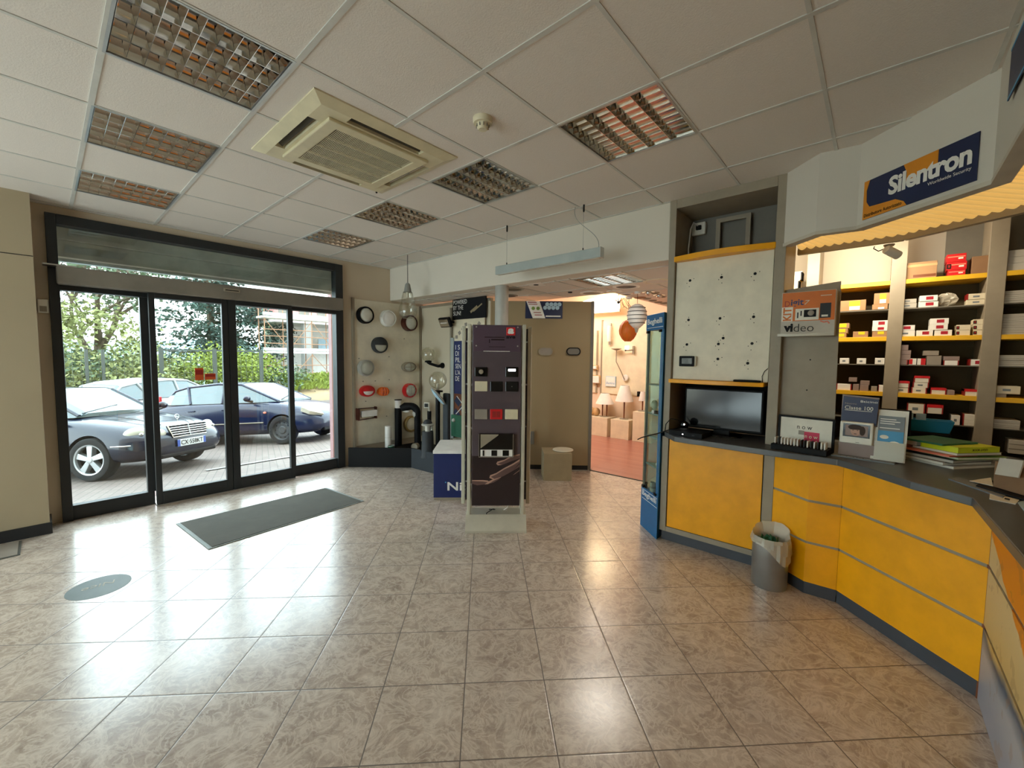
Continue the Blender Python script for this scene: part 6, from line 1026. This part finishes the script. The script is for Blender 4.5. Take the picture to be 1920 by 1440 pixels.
stF = [(.84, .34, .50, .44, .48, .52, .34), (.80, .26, .66, .50, .64, .60, .45), (.62, .22, .80, .62, .77, .74, .55), (.35, .20, .845, .74, .79, .85, .62), (0, .20, .85, .84, .81, .93, .66), (-.4, .20, .85, .90, .82, .985, .70), (-1.1, .20, .85, .93, .83, .99, .74), (-2.0, .20, .85, .95, .83, 1.0, .74), (-2.615, .20, .85, .96, .82, 1.0, .72), (-3.05, .22, .83, .96, .78, 1.0, .66), (-3.25, .30, .78, .92, .73, .97, .6), (-3.33, .4, .66, .8, .62, .86, .5)]
cabF = [(-.20, .64, .95, .60, .99), (-1.12, .74, .96, .58, 1.41), (-1.7, .75, .97, .59, 1.45), (-2.5, .74, .98, .57, 1.41), (-2.85, .72, .99, .55, 1.34), (-3.2, .66, 1.0, .58, 1.03)]
t = car('hatchback_car', 'dark blue hatchback parked side-on beyond the dark sedan', ground(-10.25, 4.12), .60, 'car_blue', dict(st=stF, cab=cabF, roof=(1, 4), wb=2.615, pil=[(-1.52, .03), (-2.5, .2)], mir=-.72, hw=.846, strip='unit_grey', handle=(-1.35, -2.2), hz=.82, alloy=False))
for s in (-1, 1):
    obj('headlight', B().add([(.44, s*.80, .80), (.62, s*.745, .70), (.775, s*.47, .60), (.70, s*.50, .70), (.50, s*.70, .80), (.40, s*.78, .70), (.56, s*.72, .62), (.7, s*.46, .56), (.6, s*.46, .68), (.42, s*.66, .76)], [(0, 1, 2, 3, 4), (9, 8, 7, 6, 5), (0, 5, 6, 1), (1, 6, 7, 2), (2, 7, 8, 3), (3, 8, 9, 4), (4, 9, 5, 0)]).xf(Matrix.Translation((.045, s*.02, .012))), 'head_glass', t, bev=.01)
    obj('indicator', B().sph((-.37, s*.855, .72), .035, 14, 8, (1.2, .3, .7)), 'salmon', t, smooth=True); obj('tail_light', B().box(-3.2, s*.69, .98, -3.09, s*.745, 1.2), 'tail_red', t, bev=.015)
obj('wiper', B().tube([(-.2, -.5, 1.0), (-.40, .1, 1.1)], .01, 5).tube([(-.22, .0, 1.0), (-.40, .55, 1.08)], .01, 5), 'trim_black', t); obj('lower_intake', B().box(.7, -.5, .24, .81, .5, .36), 'black', t, bev=.02); obj('aerial', B().tube([(-1.25, 0, 1.43), (-1.4, 0, 1.62)], .005, 5), 'black', t)
pa = onX(285, 720, -13.6)
t = car('estate_car', 'white car behind the two dark cars, only roof and windows showing', ground(-15.7, onX(285, 720, -15.7).y+1.2), 2.17, 'car_pale', dict(st=stF, cab=cabF, roof=(1, 4), wb=2.615, pil=[(-1.52, .03), (-2.5, .2)], mir=-.72, hw=.846, strip='unit_grey', handle=(-1.35,), hz=.82, alloy=False))
t = car('parked_car', 'light car with red tail lights half hidden at the door edge', ground(-17.0, 11.6), 1.0, 'car_pale', dict(st=stF, cab=cabF, roof=(1, 4), wb=2.615, pil=[(-1.52, .03), (-2.5, .2)], mir=-.72, hw=.846, strip='unit_grey', handle=(-1.35,), hz=.82, alloy=False))
for s in (-1, 1): obj('tail_light', B().box(-3.28, s*.55, .78, -3.08, s*.79, 1.15), 'tail_red', t, bev=.02)
# -- fence
FX = -19.0
def fpt(px): return onX(px, 690, FX).y
fz = gz(FX)
t = thing('mesh_fence', 'green wire mesh fence with dark posts behind the parked cars', 'fence', (FX, 0, fz)); ftop = onX(400, 656, FX).z-fz
ys = [fpt(p) for p in (303, 403, 490)]; L0 = [fpt(p) for p in (118, 163, 194, 268)]
for y in ys: obj('post', B().box(-.06, y-.06, 0, .06, y+.06, ftop+.05), 'fence', t)
for y in L0: obj('post', B().tube([(0, y, 0), (0, y, ftop-.05)], .045, 8), 'fence', t)
q = B()
for a_, c_ in ((ys[0], ys[1]), (ys[1], ys[2])): q.box(-.02, a_, ftop-.06, .02, c_, ftop); q.box(-.02, a_, .1, .02, c_, .15)
obj('rail', q, 'fence', t); q = B(); y = L0[0]-1
while y < ys[2]: q.box(-.006, y, 0, .006, y+.010, ftop-.03); y += .20
for i in range(9): q.box(-.006, L0[0]-1, .1+i*.22, .006, ys[2], .11+i*.22)
obj('wire_mesh', q, 'fence', t)
# -- trees: leaves as many small folded blades around branch tips
def tree(name, label, x, y, h, crown, trunk_r, mt, n, size, style, seed, group='trees beyond the fence'):
    rr = random.Random(seed); z0 = gz(max(x, -30))-.3-(max(0, -30-x))*.08; t = thing(name, label, 'tree' if 'tree' in name else 'shrub', (x, y, z0), 0, group); tr = B(); lf = B(); tips = []
    if style == 'conifer':
        tr.tube([(0, 0, 0), (0, 0, h)], [trunk_r, trunk_r*.2], 8)
        k = 0; z = h*.10
        while z < h*.98:
            rad = crown*(1-z/h)**.75+.15
            for i in range(9):
                a_ = rr.random()*6.28; l = rad*(.65+.5*rr.random()); tip = Vector((l*math.cos(a_), l*math.sin(a_), z-.12*l+.15*l)); tr.tube([(0, 0, z), tip], [.04, .012], 4)
                for f_ in (.25, .4, .55, .7, .82, .92, 1.0): tips.append((Vector((0, 0, z)).lerp(tip, f_), .2+.06*l*(1-f_)))
            z += h*.045
    elif style == 'open':
        def br(p, d, l, r, k):
            q = p+d*l; tr.tube([p, p.lerp(q, .5)+Vector((rr.random()-.5, rr.random()-.5, 0))*l*.1, q], [r, r*.8, r*.6], 6)
            if k == 0: tips.append((q, crown*.15)); return
            if k <= 2: tips.append((p.lerp(q, .6), crown*.13))
            for i in range(3):
                v = Vector((rr.random()-.5, rr.random()-.5, rr.random()*.5-.05)).normalized(); br(p.lerp(q, .55+.45*rr.random()), (d*.75+v*.8).normalized(), l*.68, r*.6, k-1)
        br(Vector((0, 0, 0)), Vector((0, .05, 1)).normalized(), h*.36, trunk_r, 4)
    else:
        for i in range(5):
            a_ = i*1.26; v = Vector((.5*math.cos(a_), .5*math.sin(a_), 1)).normalized(); tr.tube([(0, 0, 0), v*h*.45], [trunk_r, trunk_r*.5], 6)
        for i in range(60):
            v = Vector((rr.gauss(0, 1), rr.gauss(0, 1), rr.gauss(0, 1))).normalized()*(.55+.45*rr.random()); tips.append((Vector((v.x*crown, v.y*crown, h*.55+v.z*h*.45)), crown*.22))
    for i in range(n):
        c, s = rr.choice(tips); v = Vector((rr.gauss(0, .5), rr.gauss(0, .5), rr.gauss(0, .35)))*s*1.3; p = c+v; d = Vector((rr.gauss(0, 1), rr.gauss(0, 1), rr.gauss(0, .7))).normalized(); e = d.orthogonal().normalized(); e = (e*math.cos(i)+d.cross(e)*math.sin(i)); l = size*(.6+.8*rr.random())
        lf.add([p, p+d*l*.5+e*l*.28, p+d*l, p+d*l*.5-e*l*.28], [(0, 1, 2, 3)])
    obj('trunk', tr, 'bark', t, smooth=60); obj('foliage', lf, mt, t, fix=False); return t
def tp(px, X): return onX(px, 690, X).y
tree('eucalyptus_tree', 'tall airy pale green tree seen through the fixed pane', -24.5, tp(178, -24.5), 9.2, 4.6, .22, 'leaf_mid', 1700, .22, 'open', 11); tree('bushy_tree', 'yellowish green bushy tree crown before the airy tall tree', -23, tp(180, -23), 4.5, 1.9, .14, 'leaf_pale', 4200, .17, 'bush', 12); tree('bushy_shrub', 'dull green thicket at the fence, low behind the sedan', -21, tp(232, -21), 2.5, 2.2, .1, 'leaf_pale', 4200, .15, 'bush', 13)
tree('bushy_shrub', 'dark grey green thicket at the fence beside the door jamb', -21.5, tp(140, -21.5), 2.5, 2.1, .1, 'leaf_mid', 3600, .15, 'bush', 19); tree('cedar_tree', 'large dark blue green conifer in the middle of the view outside', -30, tp(398, -30), 10.5, 4.6, .3, 'leaf_dark', 9000, .24, 'conifer', 14); tree('broad_tree', 'dark rounded tree between the conifer and the scaffolding', -29, tp(468, -29), 6.0, 2.3, .22, 'leaf_dark', 5200, .2, 'bush', 15)
tree('lime_shrub', 'bright yellow green shrub over the fence before the conifer', -22, tp(395, -22), 2.55, 1.7, .09, 'leaf_lime', 4200, .13, 'bush', 16); tree('lime_shrub', 'bright yellow green shrub behind the meeting door leaves', -22, tp(452, -22), 2.6, 1.9, .09, 'leaf_lime', 4600, .13, 'bush', 17); tree('bushy_shrub', 'green bush below the scaffolding', -21.5, tp(530, -21.5), 1.9, 1.4, .08, 'leaf_mid', 2400, .13, 'bush', 18)
gb = B(); y0, y1 = tp(545, -20), tp(660, -20); gb.add([(-19.5, y0, gz(-19.5)), (-19.5, y1+4, gz(-19.5)), (-21.5, y1+4, gz(-21)+1.1), (-21.5, y0, gz(-21)+.7), (-25, y0, gz(-21)+.9), (-25, y1+4, gz(-21)+1.2)], [(0, 1, 2, 3), (3, 2, 5, 4)]); struct('terrain_bank', gb, 'soil', fix=False); rr = random.Random(4); q = B()
for i in range(2600):
    y = lerp(y0, y1+3, rr.random()); f_ = rr.random(); p = Vector((lerp(-20.3, -21.8, f_), y, gz(-20)+lerp(.45, 1.05, f_))); d = Vector((rr.gauss(0, .5), rr.gauss(0, .5), 1)).normalized(); e = d.orthogonal().normalized(); l = .22*(.5+rr.random()); q.add([p, p+d*l*.5+e*l*.2, p+d*l, p+d*l*.5-e*l*.2], [(0, 1, 2, 3)])
tag(obj('grass', q, 'leaf_lime', fix=False), 'wild grass on the bank under the scaffolding', 'grass', None, 'stuff')
# -- building under scaffolding
BX = -25.0; ya, yb = tp(498, BX), tp(700, BX)
def bz(py): return onX(560, py, BX).z
g0 = gz(-25)+.4
t = thing('site_building', 'pink and grey building behind the scaffolding', 'building', (BX-1.6, ya, g0))
obj('upper_wall', B().box(-5, 1.2, bz(597)-g0, 0, yb-ya+6, bz(545)-g0), 'pink_wall', t); obj('slab', B().box(-5, 1.0, bz(602)-g0, .2, yb-ya+6, bz(597)-g0), 'bld_white', t)
for px in (578, 640): yc = tp(px, BX-1.6)-ya; obj('column', B().box(-.4, yc-.25, 0, .1, yc+.25, bz(602)-g0), 'bld_grey', t)
obj('back_wall', B().box(-5, 2.0, 0, -3.5, yb-ya+6, bz(602)-g0), 'bld_white', t); obj('blue_sheet', B().box(-2, 4.4, bz(652)-g0, -1.9, yb-ya+5, bz(630)-g0), 'pale_blue', t)
for px in (534, 572, 605): yc = tp(px, BX-1.6)-ya; obj('window', B().box(-.02, yc-.3, bz(585)-g0, .03, yc+.3, bz(574)-g0), 'unit_dark', t)
t = thing('scaffolding', 'brown tube scaffolding with two white plank decks', 'scaffold', (BX, ya, g0)); Ltot = yb-ya+2; cols = [0, 1.25, 2.5, 3.75, 5.0, 6.25, 7.5]
for y in cols:
    for dx in (0, -.9): obj('upright', B().tube([(dx, y, 0), (dx, y, bz(560)-g0)], .03, 6), 'rust', t)
for pz in (597, 660): obj('plank_deck', B().box(-.95, -.1, bz(pz)-g0-.08, .08, Ltot, bz(pz)-g0+.02), 'bld_white', t); obj('toe_board', B().box(.06, -.1, bz(pz)-g0+.05, .09, Ltot, bz(pz)-g0+.22), 'bld_grey', t)
for pz in (583, 620, 632, 645, 685, 700): obj('guard_rail', B().tube([(.02, -.1, bz(pz)-g0), (.02, Ltot, bz(pz)-g0)], .024, 6), 'rust', t)
for i, y in enumerate(cols[:-1]):
    for z0, z1 in ((655, 602), (710, 665)): obj('brace', B().tube([(.03, y if i % 2 else y+1.25, bz(z0)-g0), (.03, y+1.25 if i % 2 else y, bz(z1)-g0)], .02, 6), 'rust', t)
# ---------------------------------------------------------------- light and picture settings
w = bpy.data.worlds.new('overcast'); sc.world = w; w.use_nodes = True; nt = w.node_tree; bg = nt.nodes['Background']
tc = nt.nodes.new('ShaderNodeTexCoord'); sp = nt.nodes.new('ShaderNodeSeparateXYZ'); rp = nt.nodes.new('ShaderNodeValToRGB'); nt.links.new(tc.outputs['Generated'], sp.inputs[0]); nt.links.new(sp.outputs[2], rp.inputs[0]); nt.links.new(rp.outputs[0], bg.inputs[0])
rp.color_ramp.elements[0].position = .0; rp.color_ramp.elements[0].color = (.93, .975, 1.0, 1); rp.color_ramp.elements[1].position = .6; rp.color_ramp.elements[1].color = (.86, .935, 1.0, 1)
# an overcast sky, brighter on the sunny side behind the shop
dp = nt.nodes.new('ShaderNodeVectorMath'); dp.operation = 'DOT_PRODUCT'; nt.links.new(tc.outputs['Generated'], dp.inputs[0]); dp.inputs[1].default_value = Vector((.45, -.8, .3)).normalized()
mr_ = nt.nodes.new('ShaderNodeMapRange'); nt.links.new(dp.outputs['Value'], mr_.inputs[0]); mr_.inputs[1].default_value = .25; mr_.inputs[2].default_value = .95; mr_.inputs[3].default_value = 3.4; mr_.inputs[4].default_value = 3.4; mr_.interpolation_type = 'SMOOTHSTEP'; nt.links.new(mr_.outputs[0], bg.inputs[1])
def area(name, loc, rot, sx, sy, power, col):
    l = bpy.data.lights.new(name, 'AREA'); l.shape = 'RECTANGLE'; l.size = sx; l.size_y = sy; l.energy = power; l.color = col; o = bpy.data.objects.new(name, l); C.objects.link(o); o.location = loc; o.rotation_euler = rot; return o
area('back_room_fill', (-4.3, 6.2, 3.0), (.35, 0, 0), 2.2, .8, 50, (1.0, .91, .8)); area('shelf_strip_light', (-.35, 4.45, 2.56), (1.2, 0, 0), 1.0, .08, 9, (1.0, .86, .64)); area('louvre_tubes', (-2.25, 4.17, 2.46), (0, 0, 0), .55, .55, 4, (1.0, .93, .82))  # the back room area light is an added warm fill
vs_ = sc.view_settings; sc.display_settings.display_device = 'sRGB'; vs_.view_transform = 'Standard'; vs_.look = 'None'; vs_.exposure = 1.45; vs_.gamma = 1.0; vs_.use_curve_mapping = False
cy = sc.cycles; cy.max_bounces = 10; cy.diffuse_bounces = 6; cy.glossy_bounces = 5; cy.transparent_max_bounces = 16; cy.transmission_bounces = 4; cy.caustics_reflective = False; cy.caustics_refractive = False; cy.sample_clamp_indirect = 6; cy.use_denoising = True
